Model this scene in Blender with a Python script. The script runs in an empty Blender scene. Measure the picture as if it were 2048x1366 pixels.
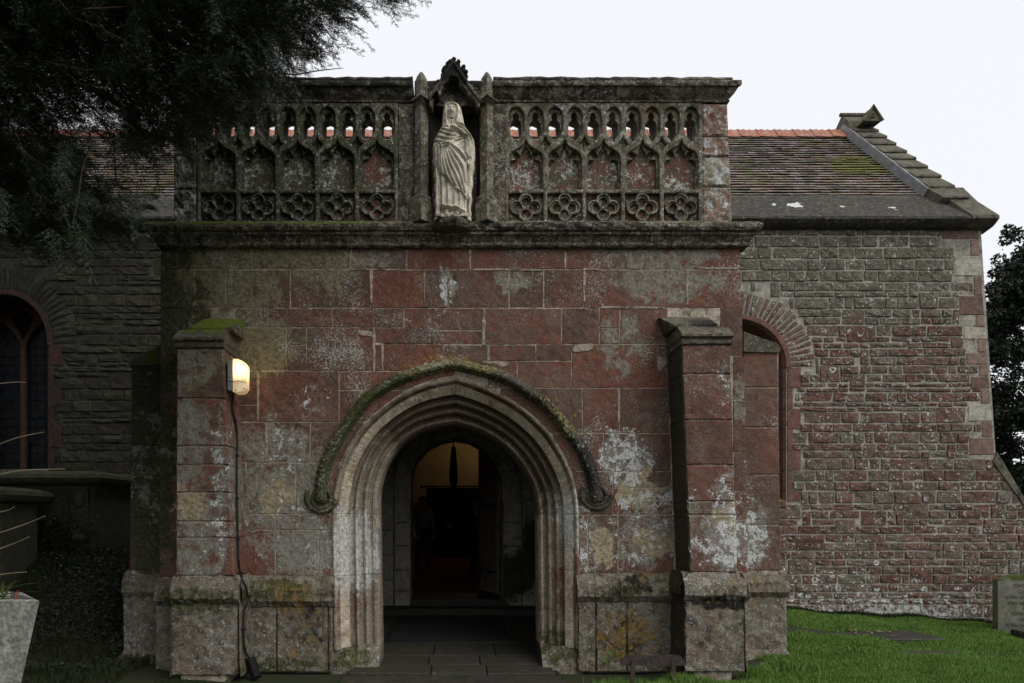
import bpy, bmesh, math, random
import numpy as np
from mathutils import Vector, Matrix
R = math.radians
rng = random.Random(7)
nrg = np.random.RandomState(7)
S = bpy.context.scene
COL = S.collection

# ------------------------------------------------------------------ camera, sky, sun, exposure
F = 1400.0
EYE = 1.45
cam_d = bpy.data.cameras.new('camera'); cam = bpy.data.objects.new('camera', cam_d); COL.objects.link(cam)
cam.location = (0, 0, EYE); cam.rotation_euler = (R(90), 0, 0)
cam_d.sensor_width = 36; cam_d.lens = F / 2048 * 36
cam_d.shift_x = (1024 - 905) / 2048; cam_d.shift_y = (1030 - 683) / 2048
cam_d.clip_start = 0.05; cam_d.clip_end = 2000
S.camera = cam
W = bpy.data.worlds.new('World'); S.world = W; W.use_nodes = True
wn = W.node_tree.nodes; wl = W.node_tree.links
bg = wn['Background']; bg.inputs['Strength'].default_value = 0.1
sky = wn.new('ShaderNodeTexSky'); sky.sky_type = 'NISHITA'; sky.sun_disc = False
sky.sun_elevation = R(48); sky.sun_rotation = R(150); sky.dust_density = 4
mx = wn.new('ShaderNodeMix'); mx.data_type = 'RGBA'; mx.inputs[0].default_value = 0.93
wl.new(sky.outputs[0], mx.inputs[6]); mx.inputs[7].default_value = (8.95, 9.1, 9.5, 1)
wl.new(mx.outputs[2], bg.inputs['Color'])
sun_d = bpy.data.lights.new('sun', 'SUN'); sun_d.energy = 1.5; sun_d.angle = R(50); sun_d.color = (1, .97, .93)
sun = bpy.data.objects.new('sun', sun_d); COL.objects.link(sun)
sdir = Vector((0.50, -0.55, 0.80))
sun.rotation_euler = sdir.to_track_quat('Z', 'Y').to_euler()
S.view_settings.view_transform = 'Standard'; S.view_settings.look = 'None'
S.view_settings.exposure = 0.12; S.view_settings.gamma = 1.0
S.view_settings.use_curve_mapping = False
S.render.film_transparent = False
try:
    S.cycles.max_bounces = 6; S.cycles.diffuse_bounces = 4; S.cycles.transparent_max_bounces = 8
except Exception: pass

# ------------------------------------------------------------------ helpers
def P(px, py, d):
    """point of the place that stands d metres in front of the lens plane"""
    return ((px - 905) * d / F, d, EYE + (1030 - py) * d / F)
def XW(px, d): return (px - 905) * d / F
def ZW(py, d): return EYE + (1030 - py) * d / F

def thing(name, label, cat, loc=(0, 0, 0), group=None, kind=None):
    o = bpy.data.objects.new(name, None); COL.objects.link(o)
    o.location = loc; o.empty_display_size = .1
    o['label'] = label; o['category'] = cat
    if group: o['group'] = group
    if kind: o['kind'] = kind
    return o
def tag(o, label, cat, group=None, kind=None):
    o['label'] = label; o['category'] = cat
    if group: o['group'] = group
    if kind: o['kind'] = kind
    return o
def adopt(o, parent):
    if parent is not None:
        o.parent = parent
        # vertices are in place coordinates: cancel the origins above
        t = Vector((0, 0, 0)); p = parent
        while p is not None:
            t += p.location; p = p.parent
        o.location = -t
    return o
def mesh(name, vs, fs, mat, parent=None, smooth=False, mi=None):
    me = bpy.data.meshes.new(name)
    me.from_pydata([tuple(v) for v in vs], [], [tuple(f) for f in fs])
    mats = mat if isinstance(mat, (list, tuple)) else [mat]
    for m in mats: me.materials.append(m)
    if mi is not None: me.polygons.foreach_set('material_index', mi)
    if smooth: me.polygons.foreach_set('use_smooth', [True] * len(me.polygons))
    me.update()
    o = bpy.data.objects.new(name, me); COL.objects.link(o)
    return adopt(o, parent)
def bigmesh(name, V, Fc, mat, parent=None, smooth=False):
    """numpy verts (n,3) and faces (m,k)"""
    me = bpy.data.meshes.new(name)
    V = np.asarray(V, dtype=np.float32); Fc = np.asarray(Fc, dtype=np.int32)
    k = Fc.shape[1]
    me.vertices.add(len(V)); me.vertices.foreach_set('co', V.ravel())
    me.loops.add(Fc.size); me.loops.foreach_set('vertex_index', Fc.ravel())
    me.polygons.add(len(Fc)); me.polygons.foreach_set('loop_start', np.arange(0, Fc.size, k, dtype=np.int32))
    try: me.polygons.foreach_set('loop_total', np.full(len(Fc), k, dtype=np.int32))
    except Exception: pass
    if smooth: me.polygons.foreach_set('use_smooth', np.ones(len(Fc), dtype=bool))
    me.materials.append(mat); me.update(calc_edges=True)
    o = bpy.data.objects.new(name, me); COL.objects.link(o)
    return adopt(o, parent)

class MB:
    def __init__(s): s.v = []; s.f = []; s.m = []
    def add(s, vs, fs, mi=0):
        b = len(s.v); s.v += [tuple(v) for v in vs]; s.f += [tuple(b + i for i in f) for f in fs]; s.m += [mi] * len(fs)
    def box(s, x0, x1, y0, y1, z0, z1, mi=0):
        vs = [(x, y, z) for x in (x0, x1) for y in (y0, y1) for z in (z0, z1)]
        s.add(vs, [(0, 1, 3, 2), (4, 6, 7, 5), (0, 4, 5, 1), (2, 3, 7, 6), (0, 2, 6, 4), (1, 5, 7, 3)], mi)
    def tube(s, pts, r, n=8, mi=0, cap=True):
        pts = [Vector(p) for p in pts]; rr = r if isinstance(r, (list, tuple)) else [r] * len(pts)
        vs = []; up = Vector((.13, .31, .94))
        for i, p in enumerate(pts):
            t = (pts[min(i + 1, len(pts) - 1)] - pts[max(i - 1, 0)]).normalized()
            a = t.cross(up); a = a.normalized() if a.length > 1e-4 else Vector((1, 0, 0)); b = t.cross(a)
            for k in range(n):
                w = 2 * math.pi * k / n
                vs.append(p + (a * math.cos(w) + b * math.sin(w)) * rr[i])
        fs = []
        for i in range(len(pts) - 1):
            for k in range(n):
                fs.append((i * n + k, i * n + (k + 1) % n, (i + 1) * n + (k + 1) % n, (i + 1) * n + k))
        if cap: fs.append(tuple(range(n))[::-1]); fs.append(tuple((len(pts) - 1) * n + k for k in range(n)))
        s.add(vs, fs, mi)
    def ball(s, c, r, nu=12, nv=8, mi=0):
        rx, ry, rz = r if isinstance(r, (tuple, list)) else (r, r, r)
        vs = [(c[0], c[1], c[2] + rz)]
        for j in range(1, nv):
            a = math.pi * j / nv
            for i in range(nu):
                b = 2 * math.pi * i / nu
                vs.append((c[0] + rx * math.sin(a) * math.cos(b), c[1] + ry * math.sin(a) * math.sin(b), c[2] + rz * math.cos(a)))
        vs.append((c[0], c[1], c[2] - rz)); fs = []
        for i in range(nu): fs.append((0, 1 + i, 1 + (i + 1) % nu))
        for j in range(nv - 2):
            for i in range(nu):
                a = 1 + j * nu
                fs.append((a + i, a + nu + i, a + nu + (i + 1) % nu, a + (i + 1) % nu))
        l = len(vs) - 1; a = 1 + (nv - 2) * nu
        for i in range(nu): fs.append((a + i, l, a + (i + 1) % nu))
        s.add(vs, fs, mi)
    def prism(s, poly, ax, a0, a1, mi=0):
        """poly: 2D points; ax 'x': poly is (y,z); 'y': (x,z); 'z': (x,y)"""
        n = len(poly)
        def mk(p, a):
            return {'x': (a, p[0], p[1]), 'y': (p[0], a, p[1]), 'z': (p[0], p[1], a)}[ax]
        vs = [mk(p, a0) for p in poly] + [mk(p, a1) for p in poly]
        fs = [tuple(range(n))[::-1], tuple(range(n, 2 * n))] + [(i, (i + 1) % n, n + (i + 1) % n, n + i) for i in range(n)]
        s.add(vs, fs, mi)
    def build(s, name, mat, parent=None, smooth=False):
        return mesh(name, s.v, s.f, mat, parent, smooth, s.m if isinstance(mat, (list, tuple)) else None)

def fixn(o):
    bm = bmesh.new(); bm.from_mesh(o.data); bmesh.ops.recalc_face_normals(bm, faces=bm.faces); bm.to_mesh(o.data); bm.free(); return o

def plate(name, outers, holes, zf, thick, bev, mat, parent=None, refz=None):
    """flat stone plate facing the viewer: outlines in picture units at depth refz, cut through by the holes"""
    rz = refz or zf
    cu = bpy.data.curves.new('tmp', 'CURVE'); cu.dimensions = '2D'; cu.fill_mode = 'BOTH'
    cu.extrude = max(thick / 2 - bev, .0005); cu.bevel_depth = bev; cu.bevel_resolution = 1; cu.offset = -bev
    for pts in list(outers) + list(holes):
        sp = cu.splines.new('POLY'); sp.points.add(len(pts) - 1); sp.use_cyclic_u = True
        for i, (x, y) in enumerate(pts):
            w = P(x, y, rz); sp.points[i].co = (w[0], w[2], 0, 1)
    ob = bpy.data.objects.new('tmp', cu); COL.objects.link(ob)
    dg = bpy.context.evaluated_depsgraph_get(); dg.update()
    me = bpy.data.meshes.new_from_object(ob.evaluated_get(dg))
    bpy.data.objects.remove(ob); bpy.data.curves.remove(cu)
    n = len(me.vertices); co = np.empty(n * 3, dtype=np.float32); me.vertices.foreach_get('co', co); co = co.reshape(-1, 3)
    co2 = np.stack([co[:, 0], zf + thick / 2 - co[:, 2], co[:, 1]], 1); me.vertices.foreach_set('co', co2.ravel())
    me.materials.clear(); me.materials.append(mat); me.name = name
    me.polygons.foreach_set('material_index', [0] * len(me.polygons))
    me.polygons.foreach_set('use_smooth', [False] * len(me.polygons)); me.update()
    o = bpy.data.objects.new(name, me); COL.objects.link(o)
    return adopt(o, parent)

def crv(pts, n=40, closed=False):
    """smooth curve through points, resampled by arc length"""
    p = np.array(pts, float); m = len(p); out = []
    for i in range(m - 1):
        p0 = p[max(i - 1, 0)]; p1 = p[i]; p2 = p[i + 1]; p3 = p[min(i + 2, m - 1)]
        for t in np.linspace(0, 1, 12, endpoint=False):
            out.append(.5 * ((2 * p1) + (-p0 + p2) * t + (2 * p0 - 5 * p1 + 4 * p2 - p3) * t * t + (-p0 + 3 * p1 - 3 * p2 + p3) * t ** 3))
    out.append(p[-1]); out = np.array(out)
    d = np.r_[0, np.cumsum(np.linalg.norm(np.diff(out, axis=0), axis=1))]
    q = np.linspace(0, d[-1], n)
    return np.stack([np.interp(q, d, out[:, k]) for k in range(p.shape[1])], 1)

# ------------------------------------------------------------------ materials
def newmat(name):
    m = bpy.data.materials.new(name); m.use_nodes = True
    nt = m.node_tree; b = nt.nodes['Principled BSDF']
    return m, nt, b
class NB:
    def __init__(s, nt): s.nt = nt
    def n(s, t, **k):
        x = s.nt.nodes.new(t)
        for a, v in k.items(): setattr(x, a, v)
        return x
    def l(s, a, b): s.nt.links.new(a, b)
    def put(s, sock, v):
        if hasattr(v, 'is_output'): s.l(v, sock)
        else: sock.default_value = v
    def math(s, op, a, b=0.0, c=None, clamp=False):
        x = s.n('ShaderNodeMath', operation=op, use_clamp=clamp); s.put(x.inputs[0], a); s.put(x.inputs[1], b)
        if c is not None: s.put(x.inputs[2], c)
        return x.outputs[0]
    def vmath(s, op, a, b=(0, 0, 0)):
        x = s.n('ShaderNodeVectorMath', operation=op); s.put(x.inputs[0], a); s.put(x.inputs[1], b)
        return x.outputs['Value'] if op == 'LENGTH' else x.outputs[0]
    def noise(s, v, sc, det=4, ro=.6, col=False):
        x = s.n('ShaderNodeTexNoise'); s.put(x.inputs['Vector'], v); x.inputs['Scale'].default_value = sc
        x.inputs['Detail'].default_value = det; x.inputs['Roughness'].default_value = ro
        return x.outputs['Color'] if col else x.outputs['Fac']
    def voro(s, v, sc, out='Distance', rnd=1):
        x = s.n('ShaderNodeTexVoronoi'); s.put(x.inputs['Vector'], v); x.inputs['Scale'].default_value = sc
        x.inputs['Randomness'].default_value = rnd
        return x.outputs[out]
    def step(s, v, a, b, lo=0.0, hi=1.0):
        x = s.n('ShaderNodeMapRange', interpolation_type='SMOOTHSTEP'); s.put(x.inputs[0], v); x.inputs[1].default_value = a
        x.inputs[2].default_value = b; x.inputs[3].default_value = lo; x.inputs[4].default_value = hi
        return x.outputs[0]
    def mix(s, f, a, b, mode='MIX'):
        x = s.n('ShaderNodeMix', data_type='RGBA', blend_type=mode); s.put(x.inputs[0], f)
        for k, v in ((6, a), (7, b)):
            if hasattr(v, 'is_output'): s.l(v, x.inputs[k])
            else: x.inputs[k].default_value = (*v[:3], 1)
        return x.outputs[2]
def blobs(nb, pos, lst, d=6.65, edge=.5):
    """where on the wall a growth or a stain sits: picture ellipses at depth d"""
    cur = None
    for (px, py, rx, ry, *st) in lst:
        st = st[0] if st else 1.0
        c = P(px, py, d); a = nb.vmath('SUBTRACT', pos, c)
        a = nb.vmath('MULTIPLY', a, (F / (rx * d), 0.0, F / (ry * d)))
        v = nb.step(nb.vmath('LENGTH', a), 1.25, edge, 0.0, st)
        cur = v if cur is None else nb.math('MAXIMUM' if st >= .6 or len(lst) > 4 else 'ADD', cur, v)
    return cur
def stone(name, c1, c2, layers=(), bump=.5, rough=.92, tint=.25, grain=60, d=6.65, hue=None):
    """weathered stone: two base colours, a random tint for each block, then layers of growth over it"""
    m, nt, b = newmat(name); nb = NB(nt)
    geo = nb.n('ShaderNodeNewGeometry'); pos = geo.outputs['Position']
    wv = nb.vmath('SUBTRACT', nb.noise(pos, 4.5, 3, .6, True), (.5, .5, .5))
    wv2 = nb.vmath('SUBTRACT', nb.noise(pos, 19, 2, .6, True), (.5, .5, .5))
    wp = nb.vmath('ADD', pos, nb.vmath('MULTIPLY', wv, (.32, .32, .32)))
    wp = nb.vmath('ADD', wp, nb.vmath('MULTIPLY', wv2, (.07, .07, .07)))
    ob = nb.n('ShaderNodeObjectInfo').outputs['Random']
    rnd = nb.math('FRACT', nb.math('ADD', nb.math('MULTIPLY', ob, 7.31), geo.outputs['Random Per Island']))
    n1 = nb.noise(pos, 2.3, 5, .65); g = nb.noise(pos, grain, 4, .75); mid = nb.noise(pos, 11, 5, .7)
    f = nb.step(nb.math('ADD', nb.math('MULTIPLY', n1, .7), nb.math('MULTIPLY', rnd, .45)), .35, .8)
    col = nb.mix(f, c1, c2)
    if hue:   # some blocks of another stone
        k = 0.0
        for (h, lo, hi) in hue:
            a = nb.math('MULTIPLY', nb.math('GREATER_THAN', rnd, lo), nb.math('LESS_THAN', rnd, hi))
            col = nb.mix(a, col, h)
    col = nb.mix(1.0, col, nb.mix(nb.step(mid, .3, .7), (.72, .72, .72), (1.22, 1.22, 1.22)), 'MULTIPLY')
    v = nb.math('MULTIPLY_ADD', rnd, tint, 1 - tint / 2)
    hsv = nb.n('ShaderNodeHueSaturation'); nb.l(v, hsv.inputs['Value']); nb.l(col, hsv.inputs['Color']); col = hsv.outputs[0]
    col = nb.mix(1.0, col, nb.mix(nb.step(g, .3, .72), (.55, .55, .55), (1.45, 1.45, 1.45)), 'MULTIPLY')
    hgt = nb.math('ADD', nb.math('MULTIPLY', g, .5), nb.math('MULTIPLY', mid, .8))
    for L in layers:
        k = L['k']; sc = L.get('s', 8); th = L.get('t', .55); so = L.get('w', .06); mx_ = L.get('m', 1.0)
        bias = blobs(nb, wp, L['b'], d) if L.get('b') else None
        if k == 'patch':
            v = nb.noise(pos, sc, 7, L.get('r', .72))
            if bias is not None: v = nb.math('ADD', v, nb.math('MULTIPLY', bias, L.get('a', .3)))
            if 'g' in L: v = nb.math('ADD', v, nb.math('MULTIPLY_ADD', nb.noise(pos, L.get('gs', 2.0), 3, .6), L['g'], -.5 * L['g']))
            if 'rz' in L: v = nb.math('ADD', v, nb.math('MULTIPLY', rnd, L['rz']))
            msk = nb.step(v, th - so, th + so, 0, mx_)
        elif k == 'spots':
            dist = nb.voro(nb.vmath('ADD', pos, nb.vmath('MULTIPLY', wv2, (.9 / sc,) * 3)), sc)
            dist = nb.math('ADD', dist, nb.math('MULTIPLY', nb.noise(pos, sc * 2.5, 3), .25))
            rad = nb.math('MULTIPLY', nb.noise(pos, L.get('ns', 3), 4, .7), L.get('nr', .5))
            if bias is not None: rad = nb.math('ADD', rad, nb.math('MULTIPLY', bias, L.get('a', .3)))
            q = nb.math('SUBTRACT', rad, dist)
            msk = nb.step(q, th - so, th + so, 0, mx_)
        elif k == 'rings':
            dist = nb.voro(nb.vmath('ADD', pos, nb.vmath('MULTIPLY', wv2, (.5 / sc,) * 3)), sc)
            q = nb.math('ABSOLUTE', nb.math('SUBTRACT', dist, L.get('rr', .22)))
            q = nb.math('ADD', q, nb.math('MULTIPLY', nb.noise(pos, sc * 4, 3), .1))
            gate = nb.noise(pos, sc * .8, 3)
            if bias is not None: gate = nb.math('ADD', gate, nb.math('MULTIPLY', bias, L.get('a', .3)))
            msk = nb.math('MULTIPLY', nb.step(q, .13, .08, 0, mx_), nb.step(gate, th - so, th + so))
        elif k == 'top':
            sx = nb.n('ShaderNodeSeparateXYZ'); nb.l(geo.outputs['Normal'], sx.inputs[0])
            v = nb.math('ADD', nb.math('MULTIPLY', nb.noise(pos, sc, 6, .7), .8), nb.math('MULTIPLY', sx.outputs[2], L.get('n', .4)))
            if bias is not None: v = nb.math('ADD', v, nb.math('MULTIPLY', bias, L.get('a', .3)))
            msk = nb.step(v, th - so, th + so, 0, mx_)
        elif k == 'side':   # dark algae, and shade painted in, on the faces turned to the left
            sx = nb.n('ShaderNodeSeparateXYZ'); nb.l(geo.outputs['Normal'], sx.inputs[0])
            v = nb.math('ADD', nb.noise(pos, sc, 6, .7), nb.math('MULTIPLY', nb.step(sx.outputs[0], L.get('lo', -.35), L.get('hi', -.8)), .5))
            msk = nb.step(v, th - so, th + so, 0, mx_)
        c = L['c']
        cv = nb.mix(1.0, c, nb.mix(nb.step(nb.noise(pos, L.get('cs', 35), 4, .7), .3, .7), (.55, .55, .55), (1.4, 1.4, 1.4)), 'MULTIPLY')
        col = nb.mix(msk, col, cv)
        hgt = nb.math('ADD', hgt, nb.math('MULTIPLY', msk, L.get('h', .12)))
    nb.l(col, b.inputs['Base Color']); b.inputs['Roughness'].default_value = rough
    b.inputs['Specular IOR Level'].default_value = .25
    bp = nb.n('ShaderNodeBump'); bp.inputs['Strength'].default_value = bump; bp.inputs['Distance'].default_value = .012
    nb.l(hgt, bp.inputs['Height']); nb.l(bp.outputs[0], b.inputs['Normal'])
    return m
def plain(name, col, rough=.7, var=.3, sc=20, bump=0.0, metal=0, emit=None, es=1, spec=.3, col2=None):
    m, nt, b = newmat(name); nb = NB(nt)
    pos = nb.n('ShaderNodeNewGeometry').outputs['Position']
    g = nb.noise(pos, sc, 5, .65)
    c2 = col2 or tuple(c * (1 - var) for c in col); c1 = col if col2 else tuple(c * (1 + var) for c in col)
    nb.l(nb.mix(nb.step(g, .35, .65), c2, c1), b.inputs['Base Color'])
    b.inputs['Roughness'].default_value = rough; b.inputs['Metallic'].default_value = metal
    b.inputs['Specular IOR Level'].default_value = spec
    if bump:
        bp = nb.n('ShaderNodeBump'); bp.inputs['Strength'].default_value = bump; bp.inputs['Distance'].default_value = .01
        nb.l(g, bp.inputs['Height']); nb.l(bp.outputs[0], b.inputs['Normal'])
    if emit:
        b.inputs['Emission Color'].default_value = (*emit, 1); b.inputs['Emission Strength'].default_value = es
    return m

RED = (.178, .072, .047); RED2 = (.090, .050, .037)
BUFF = (.23, .195, .13); GREY = (.19, .172, .14); WHITE = (.52, .53, .50); CREAM = (.40, .34, .235)
MOSS = (.090, .115, .016); DKMOSS = (.032, .037, .016); BLACK = (.022, .021, .018); OCHRE = (.36, .22, .045)
PX = {}
L_buff = dict(k='patch', c=(.17, .15, .09), s=5, t=.72, w=.03, a=.34, b=[(400, 570, 200, 120), (530, 690, 80, 75), (590, 515, 170, 30), (650, 560, 90, 55, .7), (400, 760, 80, 80, .6)])
L_grey = dict(k='patch', c=GREY, s=9, t=.66, w=.05, a=.24, b=[(1330, 560, 130, 50), (1245, 690, 55, 70, .8), (560, 960, 120, 130), (620, 1100, 90, 80), (410, 740, 60, 60),
              (1020, 560, 45, 30), (1490, 800, 30, 60), (400, 900, 60, 120, .9), (760, 520, 60, 25, .6), (1330, 510, 130, 22), (280, 950, 60, 200, .5), (440, 1080, 60, 90, .8)])
L_low = dict(k='patch', c=(.30, .25, .16), s=6, t=.71, w=.025, r=.8, a=.36, b=[(1280, 985, 50, 50), (1310, 1085, 50, 32), (1425, 1035, 50, 36), (560, 1000, 60, 50, .7), (1205, 1090, 25, 50), (400, 1010, 55, 40, .8)])
L_white = dict(k='patch', c=(.50, .51, .49), s=30, t=.765, w=.02, r=.80, a=.255, g=.62, gs=9, cs=60, b=[(1250, 915, 67.1, 73.2), (1300, 1010, 85.4, 67.1, .8), (1290, 1100, 109.8, 61.0, .7), (1430, 1075, 79.3, 85.4), (1440, 1000, 67.1, 48.8, .7), (1530, 1080, 54.9, 97.6),
               (570, 900, 67.1, 61.0, .75), (630, 790, 54.9, 36.6, .5), (560, 1040, 109.8, 109.8, .5), (400, 1080, 73.2, 109.8, .5), (470, 1000, 14.6, 231.8, .8), (895, 570, 19.5, 48.8), (1410, 705, 31.7, 19.5), (1415, 790, 19.5, 48.8, .7), (700, 1060, 61.0, 73.2, .8), (1160, 1080, 48.8, 109.8, .8), (1510, 960, 17.1, 73.2, .7), (900, 730, 73.2, 17.1, .6)])
L_pale = dict(k='patch', c=(.235, .225, .195), s=14, t=.73, w=.05, r=.84, a=.29, m=.75, g=.34, gs=4, cs=40, b=L_white['b'] + [(570, 1040, 110, 130, .8), (400, 1040, 70, 140, .8), (1290, 1050, 80, 110, .8), (1430, 1050, 70, 130, .8), (1530, 1060, 45, 90, .8), (640, 860, 60, 60, .6), (1170, 1080, 40, 110, .8), (540, 880, 90, 60, .8), (600, 1100, 90, 70, .9), (1280, 1080, 90, 70, .9), (1260, 900, 50, 50, .8), (410, 880, 60, 90, .7), (1490, 1090, 60, 60, .9)])
L_fine = dict(k='patch', c=(.38, .38, .35), s=48, t=.635, w=.03, r=.8, g=.55, gs=1.6, cs=90)
L_smut = dict(k='patch', c=(.115, .10, .08), s=24, t=.55, w=.06, r=.8, m=.7, g=.45, gs=1.3, cs=80)
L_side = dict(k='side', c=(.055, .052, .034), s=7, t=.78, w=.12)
L_wash = dict(k='patch', c=(.20, .175, .145), s=3.2, t=.60, w=.16, r=.8, m=.6, cs=60)
L_green = dict(k='patch', c=(.05, .054, .028), s=7, t=.70, w=.07, r=.78, a=.30, b=[(330, 640, 110, 120), (275, 900, 85, 360, 1.35), (290, 1240, 90, 90, .6), (330, 500, 90, 50, .8)])
L_moss_top = dict(k='top', c=MOSS, s=14, t=.86, w=.10, n=.30, a=.34, b=[(410, 650, 85, 38, 1.5), (520, 458, 330, 22, 1.1), (1050, 452, 240, 8, .6), (1340, 465, 180, 22, .5), (410, 1190, 110, 36, .75), (270, 1170, 50, 40, .8), (570, 1180, 90, 26, .75), (760, 740, 150, 90, .9), (660, 880, 60, 130, 1.0), (640, 1000, 35, 40, .8)])
L_foot = dict(k='patch', c=(.070, .078, .026), s=18, t=.70, w=.05, r=.8, a=.22, b=[(410, 1190, 110, 34), (570, 1180, 100, 30), (700, 1320, 60, 26), (1120, 1300, 50, 40), (1240, 1180, 80, 24, .8), (560, 1330, 110, 26)])
L_ochre = dict(k='patch', c=(.26, .165, .045), s=26, t=.775, w=.03, r=.80, a=.25, g=.4, gs=7, cs=60, m=.85, b=[(600, 1200, 80, 50), (600, 1290, 90, 60, .8), (1280, 1165, 90, 24, .8), (1260, 1270, 90, 70, 1.1), (1420, 1190, 90, 50, .8), (1420, 1250, 60, 60, .5), (1545, 1200, 30, 60, .8), (400, 1290, 70, 50, .3), (1390, 630, 50, 18, .7), (905, 448, 60, 8, .6), (900, 735, 110, 30, .9), (1130, 830, 60, 70, .7)])
L_black = dict(k='patch', c=BLACK, s=11, t=.70, w=.12, a=.34, b=[(1410, 660, 60, 26), (1130, 840, 80, 120), (1180, 930, 40, 80), (1420, 1190, 80, 18), (1262, 1170, 40, 20, .8), (905, 160, 110, 40), (1060, 170, 400, 14, .6), (1050, 460, 300, 10, .8), (640, 1260, 90, 60, .5), (1240, 1270, 60, 70, .6), (700, 175, 400, 26, .8), (1450, 1250, 60, 40, .4)])
L_blob = dict(k='patch', c=(.62, .59, .53), s=30, t=.85, w=.02, a=.5, b=[(1478, 1184, 15, 11)])
M = {}
M['ashlar'] = stone('red_sandstone_ashlar', RED, RED2, [L_wash, L_smut, L_buff, L_green, L_grey, L_pale, L_low, L_fine, L_white, L_side, L_foot, L_ochre], bump=.7, tint=.3)
L_och2 = dict(k='rings', c=(.36, .22, .05), s=13, rr=.2, t=.72, a=.3, b=[(1270, 1270, 80, 60), (610, 1280, 60, 50, .6), (1400, 1230, 40, 30, .5)])
M['plinth'] = stone('lichened_plinth_stone', (.20, .16, .105), (.15, .105, .078), [L_low, dict(k='patch', c=(.22, .20, .145), s=8, t=.50, w=.05, r=.85), dict(k='patch', c=(.035, .03, .024), s=15, t=.545, w=.03, r=.85), dict(k='patch', c=(.44, .44, .41), s=30, t=.555, w=.03, r=.85, g=.15, cs=80), L_black, L_foot, dict(k='top', c=(.07, .075, .022), s=18, t=1.0, w=.10, n=.25, a=.2, b=[(410, 1190, 110, 36), (570, 1180, 90, 26), (270, 1170, 50, 40)]), L_side, L_ochre, L_och2, L_blob], bump=1.2, tint=.3)
M['dark'] = stone('blackened_moulded_stone', (.11, .098, .068), (.07, .052, .040), [L_green, dict(k='patch', c=(.22, .20, .15), s=10, t=.53, w=.05, r=.8), dict(k='patch', c=(.028, .026, .02), s=12, t=.54, w=.05, r=.8), dict(k='patch', c=(.38, .38, .34), s=30, t=.585, w=.03, r=.85, g=.2), dict(k='spots', c=(.30, .30, .27), s=40, t=0, w=.05, nr=.36, ns=4), L_black, L_moss_top, L_ochre], bump=.8, tint=.25)
M['tracery'] = stone('tracery_stone', (.20, .17, .12), (.13, .085, .062), [dict(k='patch', c=(.27, .26, .195), s=9, t=.51, w=.06, r=.8), dict(k='patch', c=(.035, .033, .024), s=13, t=.545, w=.05, r=.8), dict(k='patch', c=(.06, .062, .035), s=12, t=.53, w=.12, a=.28, b=[(560, 320, 260, 140)]), dict(k='patch', c=(.46, .46, .42), s=26, t=.57, w=.03, r=.85, g=.15), dict(k='top', c=(.09, .095, .04), s=20, t=.72, w=.15, n=.3)], bump=.9, d=6.6)
M['panel'] = stone('red_parapet_panel', (.16, .07, .05), (.11, .055, .045), [dict(k='patch', c=(.075, .07, .045), s=7, t=.52, w=.1, a=.25, b=[(520, 320, 200, 140)]), dict(k='spots', c=(.40, .41, .38), s=36, t=0, w=.07, nr=.48, ns=3.2), dict(k='patch', c=(.42, .43, .40), s=24, t=.56, w=.04, r=.85, g=.35, gs=5)], bump=.6, d=6.7)
M['pier'] = stone('parapet_pier_stone', (.27, .225, .155), (.17, .09, .066), [dict(k='patch', c=(.06, .06, .035), s=5, t=.62, w=.1, a=.4, b=[(370, 320, 80, 170)]), dict(k='patch', c=(.42, .43, .41), s=16, t=.54, w=.04, r=.86, g=.2)], bump=1.0, d=6.6)
M['arch'] = stone('moulded_arch_stone', (.32, .275, .21), (.24, .20, .15), [dict(k='patch', c=(.10, .075, .05), s=6, t=.60, w=.12, a=.28, b=[(920, 840, 200, 75), (1060, 930, 70, 110)]), dict(k='patch', c=(.46, .455, .42), s=15, t=.66, w=.06, r=.8, a=.24, b=[(700, 1110, 60, 110), (1150, 1050, 40, 110, .8)]), dict(k='patch', c=(.19, .10, .075), s=9, t=.70, w=.05, a=.24, b=[(1150, 1170, 40, 90), (690, 1210, 50, 50, .7)]), L_foot], bump=.8, tint=.22)
M['cream'] = stone('cream_arch_stone', (.50, .43, .32), (.41, .35, .26), [dict(k='patch', c=(.27, .19, .12), s=6, t=.60, w=.08), dict(k='patch', c=(.46, .455, .42), s=15, t=.68, w=.06, r=.8, a=.24, b=[(680, 1110, 60, 110), (1150, 1060, 40, 90)])], bump=.5, tint=.15)
M['hood'] = stone('mossy_hood_mould_stone', (.10, .088, .066), (.06, .052, .04), [L_black, dict(k='patch', c=(.055, .062, .020), s=13, t=.66, w=.1, a=.30, b=[(700, 830, 110, 150), (800, 750, 90, 40), (645, 960, 40, 80)]), dict(k='patch', c=(.27, .22, .07), s=34, t=.72, w=.05, r=.8, a=.2, cs=60, b=[(900, 735, 170, 40), (1120, 830, 70, 80)]), dict(k='patch', c=(.28, .28, .24), s=36, t=.60, w=.04, r=.8, g=.3)], bump=.8, tint=.15)
L_mosscap = dict(k='patch', c=(.11, .145, .018), s=14, t=.66, w=.06, r=.75, a=.34, cs=70, b=[(410, 648, 85, 40, 1.0), (300, 700, 40, 30, .6)])
M['weather'] = stone('weathering_stone', (.12, .105, .075), (.08, .07, .055), [dict(k='patch', c=(.26, .25, .20), s=18, t=.575, w=.05, r=.82), L_black, L_ochre, L_moss_top, L_mosscap], bump=1.0)
M['mortar'] = stone('lime_mortar', (.38, .335, .26), (.29, .255, .195), [L_green, dict(k='patch', c=(.10, .07, .055), s=9, t=.56, w=.1), L_foot], bump=.6, tint=0)
RB = [(1700, 1240, 330, 130, .55), (1650, 1235, 280, 60, .35), (1850, 1250, 200, 60, .35)]
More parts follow.
